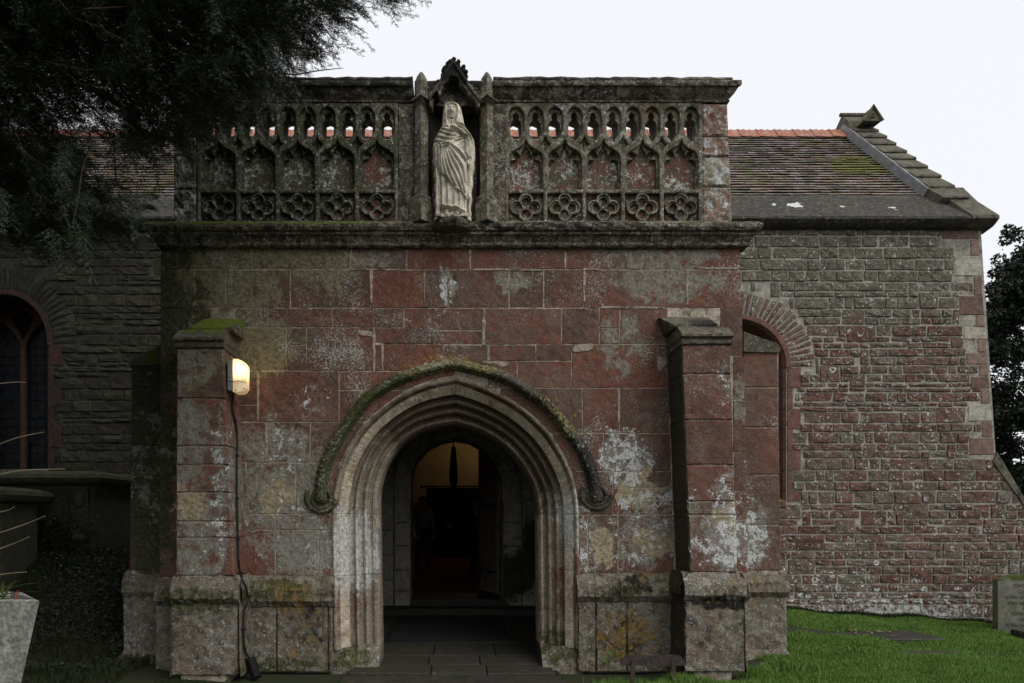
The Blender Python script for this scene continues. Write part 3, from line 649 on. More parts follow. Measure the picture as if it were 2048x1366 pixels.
# hood mould
hprof = [(0, .01), (.06, -.03), (.40, -.085), (.62, -.095), (.78, -.085), (.84, -.055), (.9, -.04), (1, -.02), (1, .01)]
hood = None
def hoodpiece(C, a, b, side):
    global hood
    V = []; Fc = []; m = len(hprof)
    ks = np.linspace(a, b, int((b - a) * 2) + 1)
    for k in ks:
        p = np.array([np.interp(k, np.arange(NA), C[:, q]) for q in (0, 1)]); p2 = np.array([np.interp(min(k + .5, NA - 1), np.arange(NA), C[:, q]) for q in (0, 1)]); p1 = np.array([np.interp(max(k - .5, 0), np.arange(NA), C[:, q]) for q in (0, 1)])
        t = (p2 - p1) / (np.linalg.norm(p2 - p1) + 1e-9); nn = np.array([-t[1], t[0]]) * side
        if k > NA - 1.6: nn = np.array([0, 1.06])
        wd = 24 + 3 * (1 - k / NA); er = nrg.uniform(-1.2, 1.2)
        for j, (s, d) in enumerate(hprof):
            q = p + nn * (wd * s + (er if j < 3 else 0)); V.append((XW(q[0], ZF), ZF + d + nrg.uniform(-.004, .004) * (0 < j < m - 1), ZW(q[1], ZF)))
    n = len(ks) - 1
    for k in range(n):
        for j in range(m - 1): Fc.append((k * m + j, (k + 1) * m + j, (k + 1) * m + j + 1, k * m + j + 1))
    Fc.append(tuple(range(m))); Fc.append(tuple(n * m + j for j in range(m))[::-1])
    o = mesh('hood_mould', V, Fc, M['hood'], porch if hood is None else hood, False); fixn(o)
    if hood is None: hood = o
    else: o.name = 'hood_stone'; 
HL, HR = crv(hoL, NA), crv(hoR, NA)
for a, b in ((0, 13), (13.1, 26), (26.1, 38), (38.1, 48)): hoodpiece(HL, a, b, 1)
for a, b in ((0, 12), (12.1, 25), (25.1, 37), (37.1, 48)): hoodpiece(HR, a, b, -1)
for (cx, cy, s) in ((644, 998, 1), (1193, 992, -1)):
    mb = MB(); c = P(cx, cy, ZF)
    mb.ball((c[0], ZF - .035, c[2]), (.05, .05, .05), 14, 10)
    pts = []
    for k in range(20):
        a = math.pi * (1.0 + 1.15 * k / 19) if s > 0 else math.pi * (2.0 - 1.15 * k / 19)
        if s > 0: a = math.pi * (.85 + 1.1 * k / 19)
        pts.append((c[0] + .145 * math.cos(a), ZF - .02, c[2] + .02 + .14 * math.sin(a)))
    mb.tube(pts, .022, 8)
    pts2 = [(c[0] + .09 * math.cos(2 * math.pi * k / 18), ZF - .022, c[2] + .09 * math.sin(2 * math.pi * k / 18)) for k in range(19)]
    mb.tube(pts2, .018, 8)
    mb.build('label_stop', M['hood'], hood, True)

# string course and upper cornice
def stringc(name, prof, pxl, pxr, zref, mat, par, joints, ret=.6, zback=None, nj=0):
    """profile (outward, picture y) run along the front and round both corners"""
    xl, xr = XW(pxl, zref), XW(pxr, zref); m = len(prof)
    js = [xl] + [XW(j, zref) for j in joints] + [xr]; first = None
    for k in range(len(js) - 1):
        a, b = js[k], js[k + 1]; V = []; Fc = []; n = max(2, int((b - a) / .07)); st = []
        def ringp(x, kind):
            r = []
            for (o, y) in prof:
                z = ZW(y, zref)
                if kind == 'L': r.append((xl - o, zref - o, z))
                elif kind == 'R': r.append((xr + o, zref - o, z))
                elif kind == 'LB': r.append((xl - o, zref + ret, z))
                elif kind == 'RB': r.append((xr + o, zref + ret, z))
                else: r.append((x, zref - o + (nrg.uniform(-.005, .005) if o > .02 else 0), z + nrg.uniform(-.003, .003)))
            return r
        rings = []
        if k == 0: rings += [ringp(0, 'LB'), ringp(0, 'L')]
        else: rings.append(ringp(a + .002, 'f'))
        for i in range(1, n): rings.append(ringp(a + (b - a) * i / n, 'f'))
        if k == len(js) - 2: rings += [ringp(0, 'R'), ringp(0, 'RB')]
        else: rings.append(ringp(b - .002, 'f'))
        for r in rings: V += r
        for i in range(len(rings) - 1):
            for j in range(m - 1): Fc.append((i * m + j, (i + 1) * m + j, (i + 1) * m + j + 1, i * m + j + 1))
        Fc.append(tuple(range(m))); Fc.append(tuple((len(rings) - 1) * m + j for j in range(m))[::-1])
        o = mesh(name if first is None else 'moulding_stone', V, Fc, mat, par if first is None else first); fixn(o)
        if first is None: first = o
    return first
sc_prof = [(-.12, 449), (.06, 449.5), (.125, 454), (.150, 460), (.152, 466), (.138, 471), (.112, 473), (.112, 477), (.082, 481), (.058, 489), (.060, 492), (.062, 495), (.045, 498), (-.01, 499), (-.12, 499)]
stringc('string_course', sc_prof, 330, 1481, ZF, M['dark'], porch, (505, 675, 902, 1062, 1238), ret=3.2)
cb = MB(); cb.box(XW(322, ZF) + .02, XW(1478, ZF) - .02, ZF + .02, ZF + .5, ZW(499, ZF), ZW(450, ZF)); 
# porch side walls, roof deck and inner faces
xl, xr = XW(322, ZF), XW(1486, ZF)
mbw = MB(); mbw.box(xl, xl + .5, ZF + .5, 10.4, -.1, ZW(455, ZF)); mbw.build('side_wall', M['inner'], porch)
mbw = MB(); mbw.box(xr - .5, xr, ZF + .5, 10.4, -.1, ZW(455, ZF)); mbw.build('side_wall', M['inner'], porch)
cb.box(xl + .01, xr - .01, ZF + .3, 10.38, ZW(462, ZF), ZW(450, ZF)); cb.build('roof', M['mortar'], porch)
mbv = MB(); mbv.box(xl + .5, xr - .5, ZF + .506, 10.39, 3.05, 3.2); mbv.build('ceiling', M['inner'], porch)

# ------------------------------------------------------------------ parapet
ZP = 6.60
parapet_top = 204
up_prof = [(-.30, 156), (.005, 154.5), (.028, 157), (.035, 162), (.025, 167), (.012, 168), (.06, 170.5), (.092, 172), (.096, 179), (.090, 182.5), (.070, 184), (.045, 192), (.012, 199), (.004, 200), (.016, 202), (.010, 205), (-.30, 206)]
def cornice_side(pxl, pxr, joints, retL, retR):
    xs = [pxl] + list(joints) + [pxr]; m = len(up_prof); first = None
    for k in range(len(xs) - 1):
        a, b = XW(xs[k], ZP) + .002, XW(xs[k + 1], ZP) - .002; n = max(2, int((b - a) / .06)); V = []; Fc = []
        for i in range(n + 1):
            x = a + (b - a) * i / n
            lastR = (k == len(xs) - 2 and i == n and retR); lastL = (k == 0 and i == 0 and retL)
            hl = nrg.uniform(-.010, .004)
            for j, (o, y) in enumerate(up_prof):
                ex = o if lastR else (-o if lastL else 0)
                V.append((x + (ex if o > -.2 else 0), ZP - o + nrg.uniform(-.004, .004), ZW(y, ZP) + (hl if j in (0, 1, 2) else 0)))
        for i in range(n):
            for j in range(m - 1): Fc.append((i * m + j, (i + 1) * m + j, (i + 1) * m + j + 1, i * m + j + 1))
        Fc.append(tuple(range(m))); Fc.append(tuple(n * m + j for j in range(m))[::-1])
        o = mesh('cornice' if first is None else 'cornice_stone', V, Fc, M['dark'], porch if first is None else first); fixn(o)
        if first is None: first = o
cornice_side(346, 826, (505, 672), True, False)
cornice_side(986, 1456, (1190, 1320), False, True)

par = MB(); 
def yb(y): return ZW(y, ZP)
ped = MB()
# hidden back body below the pierced part
ped.box(XW(346, ZP), XW(1462, ZP), ZP + .105, ZP + .26, yb(450), yb(302))
parapet = ped.build('parapet', M['panel'], porch)
b_ = MB(); b_.box(XW(793, ZP) + .002, XW(1013, ZP) - .002, ZP + .24, ZP + .27, yb(302) + .002, yb(160)); b_.build('parapet_core', M['dark'], parapet)
def q(p, x0, k): return [(x0 + x * k, y) for x, y in p]
light = [(3.5, 259), (3.5, 232), (5, 225), (9, 218), (14, 214), (19.5, 212), (25, 214), (30, 218), (34, 225), (35.5, 232), (35.5, 259), (33, 266), (28, 273), (23, 278), (19.5, 283), (16, 278), (11, 273), (6, 266)]
half = [(5, 378), (5, 317), (6, 310), (10, 304), (17, 299), (25, 295), (32, 290), (36, 285)]
panelh = half + [(39, 278)] + [(78 - x, y) for x, y in half[::-1]]
square = [(4, 386), (74, 386), (74, 441), (4, 441)]
diamond = [(0, 271), (4, 280), (11, 288), (5, 294), (0, 304), (-5, 294), (-11, 288), (-4, 280)]
cusl = [(8.5, 264), (8.5, 244), (10.5, 239), (15.5, 235), (13, 230), (14, 224), (19.5, 219), (25, 224), (26, 230), (23.5, 235), (28.5, 239), (30.5, 244), (30.5, 264), (27, 272), (19.5, 281), (12, 272)]
hc = [(8.5, 376), (8.5, 322), (11, 316), (21, 314), (15, 309), (13, 303), (17, 298.5), (23, 299), (29, 307), (31, 299), (35, 293)]
cusp = hc + [(39, 284)] + [(78 - x, y) for x, y in hc[::-1]]
def foil(cx, cy, ax, ay, r, n=64):
    out = []
    cs = [(ax, 0), (-ax, 0), (0, ay), (0, -ay)]
    for i in range(n):
        a = 2 * math.pi * i / n; dx, dy = math.cos(a), math.sin(a); best = 0
        for (ux, uy) in cs:
            bq = ux * dx + uy * dy; cq = ux * ux + uy * uy - r * r; D = bq * bq - cq
            if D > 0: best = max(best, bq + math.sqrt(D))
        out.append((cx + dx * max(best, 3), cy + dy * max(best, 3)))
    return out
def jit(p, a): return [(x + rng.uniform(-a, a), y + rng.uniform(-a, a)) for x, y in p]
for (X0, Wb, side) in ((396, 79.4, 0), (1013, 77.8, 1)):
    k = Wb / 78.0; X1 = X0 + 5 * Wb
    holes = []
    for i in range(5):
        x0 = X0 + i * Wb
        holes += [q(light, x0, k), q(light, x0 + 39 * k, k), q(panelh, x0, k), q(square, x0, k)]
        if i: holes.append(q(diamond, x0, k))
    plate('tracery', [[(X0 - 3, 204), (X1 + 3, 204), (X1 + 3, 450), (X0 - 3, 450)]], holes, ZP, .06, .011, M['tracery'], parapet)
    slots = []
    for i in range(10):
        x0 = X0 + i * Wb / 2; slots.append([(x0 + 8 + rng.uniform(0, 2), 278), (x0 + 8 + rng.uniform(-1, 1), 250), (x0 + 10, 226 + rng.uniform(-2, 2)), (x0 + 18, 222), (x0 + 28, 226), (x0 + 30 + rng.uniform(-2, 1), 250), (x0 + 29, 270), (x0 + 24, 277 + rng.uniform(-2, 3)), (x0 + 17, 281)])
    plate('pierced_slab', [[(X0 - 1, 206), (X1 + 1, 206), (X1 + 1, 300), (X0 - 1, 300)]], slots, ZP + .095, .17, .004, M['tracery'], parapet, refz=ZP)
    for i in range(5):
        x0 = X0 + i * Wb
        plate('cusping', [[(x0 + .3, 206), (x0 + Wb - .3, 206), (x0 + Wb - .3, 381), (x0 + .3, 381)]], [jit(q(cusl, x0, k), .7), jit(q(cusl, x0 + 39 * k, k), .7), jit(q(cusp, x0, k), .9)], ZP + .042, .05, .006, M['tracery'], parapet, refz=ZP)
        cx, cy = x0 + 39 * k, 413.5
        o = plate('quatrefoil', [jit(foil(cx, cy, 17.5, 13.5, 14.5), .5)], [jit(foil(cx, cy, 17.5 + rng.uniform(-.6, .6), 13.5 + rng.uniform(-.6, .6), 11), .4)], ZP + .004, .05, .007, M['tracery'], parapet, refz=ZP)
        h4 = [[(cx + ux + rr * math.cos(2 * math.pi * t / 18), cy + uy + rr * math.sin(2 * math.pi * t / 18)) for t in range(18)] for ux, uy, rr in ((15, 0, 8.2), (-15, 0, 8.2), (0, 12, 8.2), (0, -12, 8.2))]
        plate('foil', [foil(cx, cy, 17.5, 13.5, 13)], [jit(h_, .5) for h_ in h4], ZP + .024, .03, .006, M['tracery'], parapet, refz=ZP)
        block('panel', x0 + 3, x0 + Wb - 3, 384, 444, ZP + .056, .035, M['panel'], parapet, gap=.3)
        block('panel', x0 + 2, x0 + Wb - 2, 292, 384, ZP + .082, .03, M['panel'], parapet, gap=.3)
        if i in (2,): block('mortar_fillet', x0 + 36, x0 + 39, 318, 376, ZP + .09, .02, M['mortar'], parapet, gap=0, bev=.002)
# end piers, laid in separate blocks
for (pl, pr, ys, dl, dr) in ((1404, 1456, [206, 272, 313, 373, 450], 0, 10), (346, 392, [206, 245, 311, 378, 450], 0, 0)):
    for j in range(4):
        t0 = (ys[j] - 206) / 244; t1 = (ys[j + 1] - 206) / 244
        block('pier_stone', pl, pr, ys[j], ys[j + 1], ZP - .008, .26, M['pier'], parapet, relief=.007, bev=.015, cell=10, quad=(dl * t0, dr * t0, dl * t1, dr * t1))
# the niche: back, posts, canopy
nb_ = MB(); n = 16; V = []; Fc = []
for j, y in enumerate((450, 300, 215, 190)):
    for i in range(n + 1):
        a = math.pi * i / n; V.append((XW(909, ZP) - .235 * math.cos(a), ZP + .02 + .20 * math.sin(a), yb(y)))
for j in range(3):
    for i in range(n): Fc.append((j * (n + 1) + i, j * (n + 1) + i + 1, (j + 1) * (n + 1) + i + 1, (j + 1) * (n + 1) + i))
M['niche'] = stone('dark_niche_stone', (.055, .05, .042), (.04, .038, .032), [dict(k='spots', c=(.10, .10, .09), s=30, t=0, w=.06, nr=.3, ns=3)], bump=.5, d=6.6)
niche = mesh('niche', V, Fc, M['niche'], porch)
for a, b in ((796, 858), (958, 1011)):
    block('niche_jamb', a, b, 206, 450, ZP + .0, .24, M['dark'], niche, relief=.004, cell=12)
def post(cx, par_):
    X = XW(cx, ZP); Y = ZP - .06; mb = MB()
    levels = [(452, .105), (420, .105), (412, .098), (408, .092), (404, .096), (400, .085), (398, .070), (395, .062), (222, .058), (219, .066), (216, .094), (214, .074), (212, .074), (210, .100), (207, .098), (204, .072), (201, .058), (172, .056), (165, .050), (158, .030), (153, .012)]
    V = []; Fc = []
    for (y, r) in levels:
        for k in range(4):
            a = k * math.pi / 2
            V.append((X + r * math.cos(a) + nrg.uniform(-.002, .002), Y - r * math.sin(a) * 1.0, ZW(y, ZP)))
    for i in range(len(levels) - 1):
        for k in range(4): Fc.append((i * 4 + k, (i + 1) * 4 + k, (i + 1) * 4 + (k + 1) % 4, i * 4 + (k + 1) % 4))
    Fc.append((0, 1, 2, 3)); Fc.append(tuple((len(levels) - 1) * 4 + k for k in range(4))[::-1])
    fixn(mesh('niche_post', V, Fc, M['tracery'], par_))
post(843, niche); post(973, niche)
# gabled canopy with cusped opening
gab = [(858, 214), (858, 190), (880, 158), (893, 139), (901, 126), (906, 121), (911, 127), (926, 148), (945, 174), (960, 195), (960, 214), (954, 214), (950, 200), (944, 192), (938, 190), (934, 186), (931, 178), (925, 172), (919, 170), (917, 160), (912, 153), (905, 150), (898, 154), (896, 163), (890, 166), (884, 176), (881, 188), (877, 190), (870, 183), (866, 200), (864, 214)]
plate('canopy', [gab], [], ZP - .16, .13, .016, M['dark'], niche)
gab2 = [(852, 212), (858, 188), (906, 128), (958, 190), (962, 212)]
plate('canopy_back', [gab2], [], ZP - .02, .16, .004, M['dark'], niche)
ZC = ZP - .16
for (b, w_) in (((961, 203), .017), ((856, 200), .017)):
    mb = MB(); mb.tube([(XW(906, ZC), ZC - .005, ZW(123, ZC)), (XW((906 + b[0]) / 2, ZC), ZC - .01, ZW((123 + b[1]) / 2 + 2, ZC)), (XW(b[0], ZC), ZC - .005, ZW(b[1], ZC))], w_, 6)
    mb.tube([(XW(906, ZC), ZC + .06, ZW(121, ZC)), (XW(b[0], ZC), ZC + .06, ZW(b[1] - 3, ZC))], .028, 6); mb.build('gable_roll', M['dark'], niche)
for (cx, cy, r) in ((891, 139, .038), (887, 149, .03), (898, 128, .034), (924, 139, .036), (930, 148, .028), (914, 128, .032), (906, 122, .03), (874, 166, .027), (866, 180, .02), (940, 168, .024), (950, 182, .02)):
    mb = MB(); c = (XW(cx, ZC), ZC + .03, ZW(cy, ZC)); mb.ball(c, (r, r * 1.5, r * 1.1), 10, 8)
    mb.ball((c[0] + r * .4, c[1] - .04, c[2] + r * .5), (r * .6, r * .6, r * .5), 8, 6)
    o = mb.build('crocket', M['dark'], niche, True)
    for v in o.data.vertices: v.co += Vector((nrg.uniform(-1, 1), nrg.uniform(-1, 1), nrg.uniform(-1, 1))) * .005
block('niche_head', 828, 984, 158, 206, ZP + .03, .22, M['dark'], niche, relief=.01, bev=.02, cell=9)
# pedestal
mb = MB(); X = XW(905, ZP)
V = []; Fc = []; lv = [(458, .16), (452, .19), (447, .20), (443, .19), (441, .175)]
for y, r in lv:
    for k in range(14):
        a = 2 * math.pi * k / 14; V.append((X + r * math.cos(a) * .9 + nrg.uniform(-.006, .006), 6.46 + r * .62 * math.sin(a) + nrg.uniform(-.006, .006), ZW(y, 6.45)))
for i in range(len(lv) - 1):
    for k in range(14): Fc.append((i * 14 + k, i * 14 + (k + 1) % 14, (i + 1) * 14 + (k + 1) % 14, (i + 1) * 14 + k))
Fc.append(tuple(len(V) - 14 + k for k in range(14))); Fc.append(tuple(range(14))[::-1])
fixn(mesh('pedestal', V, Fc, M['weather'], niche))

# ------------------------------------------------------------------ buttresses
def buttress(nm, xlt, xrt, xlb, xrb, zb, ytop, ys, zfp, plb, prb, ybot, stx, cols=1, st1=None):
    """front face corners in picture units at depth zb; ys: course joints; plinth plb..prb"""
    core_ = MB(); 
    A = [XW(xlt, zb) + .05, XW(xrt, zb) - .05]; Bq = [XW(xlb, zb) + .05, XW(xrb, zb) - .05]
    z1, z0 = ZW(ys[0], zb), -.08
    vs = [(Bq[0], zb + .012, z0), (Bq[1], zb + .012, z0), (A[1], zb + .012, z1), (A[0], zb + .012, z1), (Bq[0], ZF + .01, z0), (Bq[1], ZF + .01, z0), (A[1], ZF + .01, z1), (A[0], ZF + .01, z1)]
    core_.add(vs, [(0, 1, 2, 3), (1, 5, 6, 2), (0, 3, 7, 4), (3, 2, 6, 7)])
    bo = core_.build('buttress', M['mortar'], porch)
    H = ys[-1] - ys[0]
    for j in range(len(ys) - 1):
        t0 = (ys[j] - ys[0]) / H; t1 = (ys[j + 1] - ys[0]) / H
        block('stone', xlt, xrt, ys[j], ys[j + 1], zb, ZF - zb, M['ashlar'], bo, relief=.003, bev=.012, cell=12, gap=.5,
              quad=((xlb - xlt) * t0, (xrb - xrt) * t0, (xlb - xlt) * t1, (xrb - xrt) * t1))
    # neck moulding and two weatherings
    def slope(name, a, b, c, d, zlo, ylo, zhi, yhi, drip, extra=0):
        # a,b: x at the low front edge; c,d at the high back edge
        n = 8; V = []; Fc = []
        pr = [(zlo + .02, ylo + drip), (zlo, ylo + drip * .6), (zlo, ylo), (zlo + (zhi - zlo) * .5, ylo + (yhi - ylo) * .5), (zhi, yhi), (ZF + .02, yhi), (ZF + .02, ylo + drip)]
        m = len(pr)
        for i in range(n + 1):
            u = i / n
            for jj, (zz, yy) in enumerate(pr):
                w_ = 0 if jj < 3 else (.5 if jj == 3 else 1); w_ = 0 if jj == 6 else w_
                xx = (a + (b - a) * u) * (1 - w_) + (c + (d - c) * u) * w_
                V.append((XW(xx, zb), zz + nrg.uniform(-.004, .004) * (jj < 4), ZW(yy, zb) + nrg.uniform(-.003, .003)))
        for i in range(n):
            for j in range(m): Fc.append((i * m + j, i * m + (j + 1) % m, (i + 1) * m + (j + 1) % m, (i + 1) * m + j))
        Fc.append(tuple(range(m))[::-1]); Fc.append(tuple(n * m + j for j in range(m)))
        fixn(mesh(name, V, Fc, M['weather'], bo))
    y = ys[0]
    slope('neck_moulding', xlt - 1, xrt + 2, xlt - 1, xrt + 2, zb - .02, y - 6, zb - .01, y - 14, 6)
    slope('weathering_stone', xlt - 2, xrt + 3, xlt - 1, xrt + 2, zb - .045, y - 20, zb + .09, y - 43, 7)
    slope('weathering_stone', stx[0], stx[1], stx[0] + (stx[2]), stx[1], zb + .10, y - 48, ZF - .06, ytop, 8)
    # plinth
    H2 = 1348 - 1206
    plinth(plb, prb, ys[-1], ys[-1] + 56, ybot, zb + .04, zb - .05, bo)
    # plinth return faces
    for sgn, xx in ((-1, plb), (1, prb)):
        X_ = XW(xx, zb - .05)
        V = []; Fc = []
        pr = [(.0, ys[-1] + 1), (.06, ys[-1] + 25), (.065, ys[-1] + 44), (.03, ys[-1] + 56), (.035, ybot - 30), (.05, ybot)]
        for zz in np.linspace(zb - .03, ZF + .01, 6):
            for (o, yy) in pr: V.append((X_ + sgn * (o - .04) + nrg.uniform(-.005, .005), zz, ZW(yy, zb)))
        m = len(pr)
        for i in range(5):
            for j in range(m - 1): Fc.append((i * m + j, i * m + j + 1, (i + 1) * m + j + 1, (i + 1) * m + j))
        o = fixn(mesh('plinth_return', V, Fc, M['plinth'], bo))
    return bo
ZB = 6.25
buttress('b', 352, 447, 350, 469, ZB, 616, [697, 797, 892, 930, 985, 1043, 1076, 1152], ZF, 340, 478, 1352, (368, 462, 14))
buttress('b', 1362, 1461, 1380, 1476, ZB, 613, [690, 748, 840, 930, 1003, 1030, 1145], ZF, 1368, 1494, 1345, (1354, 1444, -14))
# stepped side buttresses behind the two corners
def side_butt(xi, xo_t, xo_b, zb, ys, sgn, capx):
    core_ = MB(); a, b = sorted((XW(xi, zb), XW((xo_t + xo_b) / 2, zb)))
    core_.box(a + .01, b - .012, zb + .01, zb + .6, -.1, ZW(ys[0] + 3, zb)); bo = core_.build('side_buttress', M['mortar'], porch)
    H = ys[-1] - ys[0]
    for j in range(len(ys) - 1):
        t0 = (ys[j] - ys[0]) / H; t1 = (ys[j + 1] - ys[0]) / H; l, r = sorted((xi, xo_t)); dx = (xo_b - xo_t)
        qd = (dx * t0, 0, dx * t1, 0) if sgn < 0 else (0, dx * t0, 0, dx * t1)
        block('stone', l, r, ys[j], ys[j + 1], zb, .6, M['ashlar'], bo, relief=.003, bev=.012, cell=12, gap=.5, quad=qd)
    # rounded mossy cap sloping out
    xo = xo_t + sgn * 4; n = 8; V = []; Fc = []
    pr = [(xi, ys[0] - 38), (xi + (xo - xi) * .5, ys[0] - 24), (xo - sgn * 6, ys[0] - 14), (xo, ys[0] - 6), (xo - sgn * 3, ys[0] + 4), (xi, ys[0] + 2)]
    for zz in (zb - .02, zb + .3, zb + .6):
        for (x, y) in pr: V.append((XW(x, zb), zz + nrg.uniform(-.006, .006), ZW(y, zb)))
    m = len(pr)
    for i in range(2):
        for j in range(m): Fc.append((i * m + j, i * m + (j + 1) % m, (i + 1) * m + (j + 1) % m, (i + 1) * m + j))
    Fc.append(tuple(range(m))); Fc.append(tuple(2 * m + j for j in range(m))[::-1])
    fixn(mesh('weathering_stone', V, Fc, M['weather'], bo))
    l, r = sorted((xi, xo_b + sgn * 14))
    plinth(l, r, ys[-1], ys[-1] + 52, 1320, zb + .06, zb - .03, bo)
    # flared foot
    V = []; Fc = []; fr = [(-6, 1296), (0, 1306), (7, 1314), (18, 1324)]
    for (e, y) in fr:
        for zz in (zb - .05 - e * .004, zb + .4):
            for x in (xi, xo_b + sgn * (12 + e)): V.append((XW(x, zb) + nrg.uniform(-.01, .01), zz, ZW(y, zb) - .01))
    for i in range(3):
        k = i * 4
        Fc += [(k, k + 1, k + 5, k + 4), (k + 1, k + 3, k + 7, k + 5), (k + 3, k + 2, k + 6, k + 7)]
    Fc.append((0, 1, 3, 2)); fixn(mesh('foot_stone', V, Fc, M['plinth'], bo))
side_butt(1486, 1556, 1564, 7.05, [702, 775, 855, 950, 1050, 1142], 1, 0)
side_butt(330, 262, 258, 7.05, [728, 775, 890, 1035, 1142], -1, 0)

# ------------------------------------------------------------------ the church behind
ZN = 10.4
church = thing('church', 'long low church of coursed rubble with tiled roof behind the porch', 'church', (0, ZN, 0))
def bez_arch(cx, hw, ysp, yap, n=20):
    """pointed-ish round arch outline from left springing over the crown to right springing"""
    out = []
    for i in range(n * 2 + 1):
        a = math.pi * (1 - i / (n * 2)); out.append((cx + hw * math.cos(a), ysp - (ysp - yap) * math.sin(a) ** .92))
    return out
# openings in the nave wall (picture units at ZN)
doorA = [(821, 962), (823, 945), (832, 921), (855, 894), (886, 880), (912, 876), (940, 881), (966, 896), (987, 918), (1001, 945), (1005, 965)]
WR = dict(cx=1468, hw=101, ysp=735, yap=640, sill=1003)     # opening seen beside the porch
WLc = dict(cx=10, hw=82, ysp=690, yap=592, sill=940)
def win_out(w, e=0, n=20): return [(w['cx'] - w['hw'] - e, w['sill'] + e * .3)] + bez_arch(w['cx'], w['hw'] + e, w['ysp'], w['yap'] - e, n) + [(w['cx'] + w['hw'] + e, w['sill'] + e * .3)]
door_hole = [(822, 1212)] + doorA + [(1005, 1212)]
outl = [(-420, 470), (1962, 456), (1992, 910), (2060, 1010), (2110, 1300), (-420, 1320)]
nwall = plate('nave_wall', [outl], [win_out(WR, 4), win_out(WLc, 4), door_hole], ZN + .0045, .6, .0005, M['rmortar'], church, refz=ZN)


coat = plate('shaded_mortar_coat', [[(-400, 475), (332, 475), (332, 1300), (-400, 1300)]], [win_out(WLc, 4)], ZN + .0035, .0006, .0001, M['rmortar_dark'], nwall, refz=ZN)  # sheet over the left wall's mortar, carrying the yew shade in its colour
def inside_arch(w, x, y, e):
    """is the picture point within the opening widened by e"""
    if y > w['sill'] + 12: return False
    if abs(x - w['cx']) > w['hw'] + e: return False
    if y > w['ysp']: return True
    u = (x - w['cx']) / (w['hw'] + e); top = w['ysp'] - (w['ysp'] - w['yap'] + e) * (max(0, 1 - u * u) ** .46)
    return y > top
QUO = [(1885, 456, 478), (1941, 478, 511), (1908, 511, 552), (1948, 552, 591), (1919, 591, 630), (1952, 630, 654), (1928, 654, 679), (1956, 679, 705), (1933, 705, 729), (1958, 729, 753), (1942, 753, 777), (1962, 777, 807), (1936, 807, 843), (1964, 843, 875), (1939, 875, 910)]
def right_edge(y):
    if y < 910: return 1957 + (y - 456) * .072
    if y < 1012: return 1990 + (y - 910) * .62
    return 2075
def quo_left(y):
    for (x, a, b) in QUO:
        if a <= y < b: return x
    return right_edge(y)
RW = (WR, 32); LW = (WLc, 30)
def jambw(w, y):   # long and short dressed stones round the openings
    k = int((y - w['ysp']) // 41); return 16 if k % 2 else 32
pieces = []
def rubble(xa, xb, ya, yb_, w, vou):
    y = ya; jump = []
    h2 = 15
    while y < yb_:
        # nearer the ground the courses are a bit taller and dip towards the right
        h = h2; h2 = rng.choice([10, 12, 15, 17, 19, 23]) * (1.12 if y > 950 else 1.0)
        x = xa + rng.uniform(-30, 0); nj = []
        while x < xb:
            wd = rng.choice([20, 28, 36, 44, 54, 72]) * rng.uniform(.85, 1.15)
            x2 = x + wd
            hit = [j for j in jump if j[0] < x2 - 2 and j[1] > x + 2]
            if hit:
                j = hit[0]
                if j[0] > x + 12: x2 = j[0]
                else: x = j[1]; continue
            hh = h
            if rng.random() < .12 and wd < 62 and h + h2 < 36: hh = h + h2; nj.append((x, x2, y + hh))
            cx, cy = (x + x2) / 2, y + hh / 2
            ql = min(quo_left(y + 2), quo_left(y + hh - 2)) if xb > 1000 else 1e6
            e = 60 if y < w['ysp'] else jambw(w, cy)
            bad = False
            # left / right limits
            a, b = x, min(x2, ql)
            if inside_arch(w, (a + b) / 2, cy, e) or inside_arch(w, a, cy, e) or inside_arch(w, b, cy, e) or inside_arch(w, (a + b) / 2, y + hh, e):
                if cy > w['ysp']:
                    L_, R_ = w['cx'] - w['hw'] - e, w['cx'] + w['hw'] + e
                    if a < L_ < b: b = L_
                    elif a < R_ < b: a = R_
                    else: bad = True
                else:
                    # shave against the relieving arch
                    c0, c1 = a, b
                    while c0 < c1 and (inside_arch(w, c0, y + hh, e) or inside_arch(w, c0, cy, e)): c0 += 2
                    while c1 > c0 and (inside_arch(w, c1, y + hh, e) or inside_arch(w, c1, cy, e)): c1 -= 2
                    a, b = c0, c1
            if not bad and b - a > 9 and a < ql: pieces.append((a, b, y, min(y + hh, yb_)))
            x = x2
        jump = nj if nj else []
        jump = [(a, b, yy) for a, b, yy in jump]
        y += h
rubble(1478, 2075, 457, 1262, WR, 0)
rubble(-300, 336, 470, 1180, WLc, 0)
pieces.sort(key=lambda p: -(p[1] - p[0]) * (p[3] - p[2]) * (1.0 if p[0] > 1000 else .45))
restb = MB(); restd = MB()
def dipped(y, x): return y
for i, (a, b, y0, y1) in enumerate(pieces):
    kw = dict(cell=13, relief=.009, bev=.009, gap=rng.uniform(.9, 1.5), hump=rng.uniform(.004, .02), quad=tuple(rng.uniform(-1.6, 1.6) for _ in range(4)))
    jy = rng.uniform(-.7, .7)
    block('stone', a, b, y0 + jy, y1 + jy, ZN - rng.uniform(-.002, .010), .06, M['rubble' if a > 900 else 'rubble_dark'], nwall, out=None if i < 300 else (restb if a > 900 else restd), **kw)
nb0 = len(restb.f); restb.m = [0] * nb0; off_ = len(restb.v); restb.v += restd.v; restb.f += [tuple(i + off_ for i in f) for f in restd.f]; restb.m += [1] * len(restd.f)
o = restb.build('rubble_stones', [M['rubble'], M['rubble_dark']], nwall); o['kind'] = 'stuff'
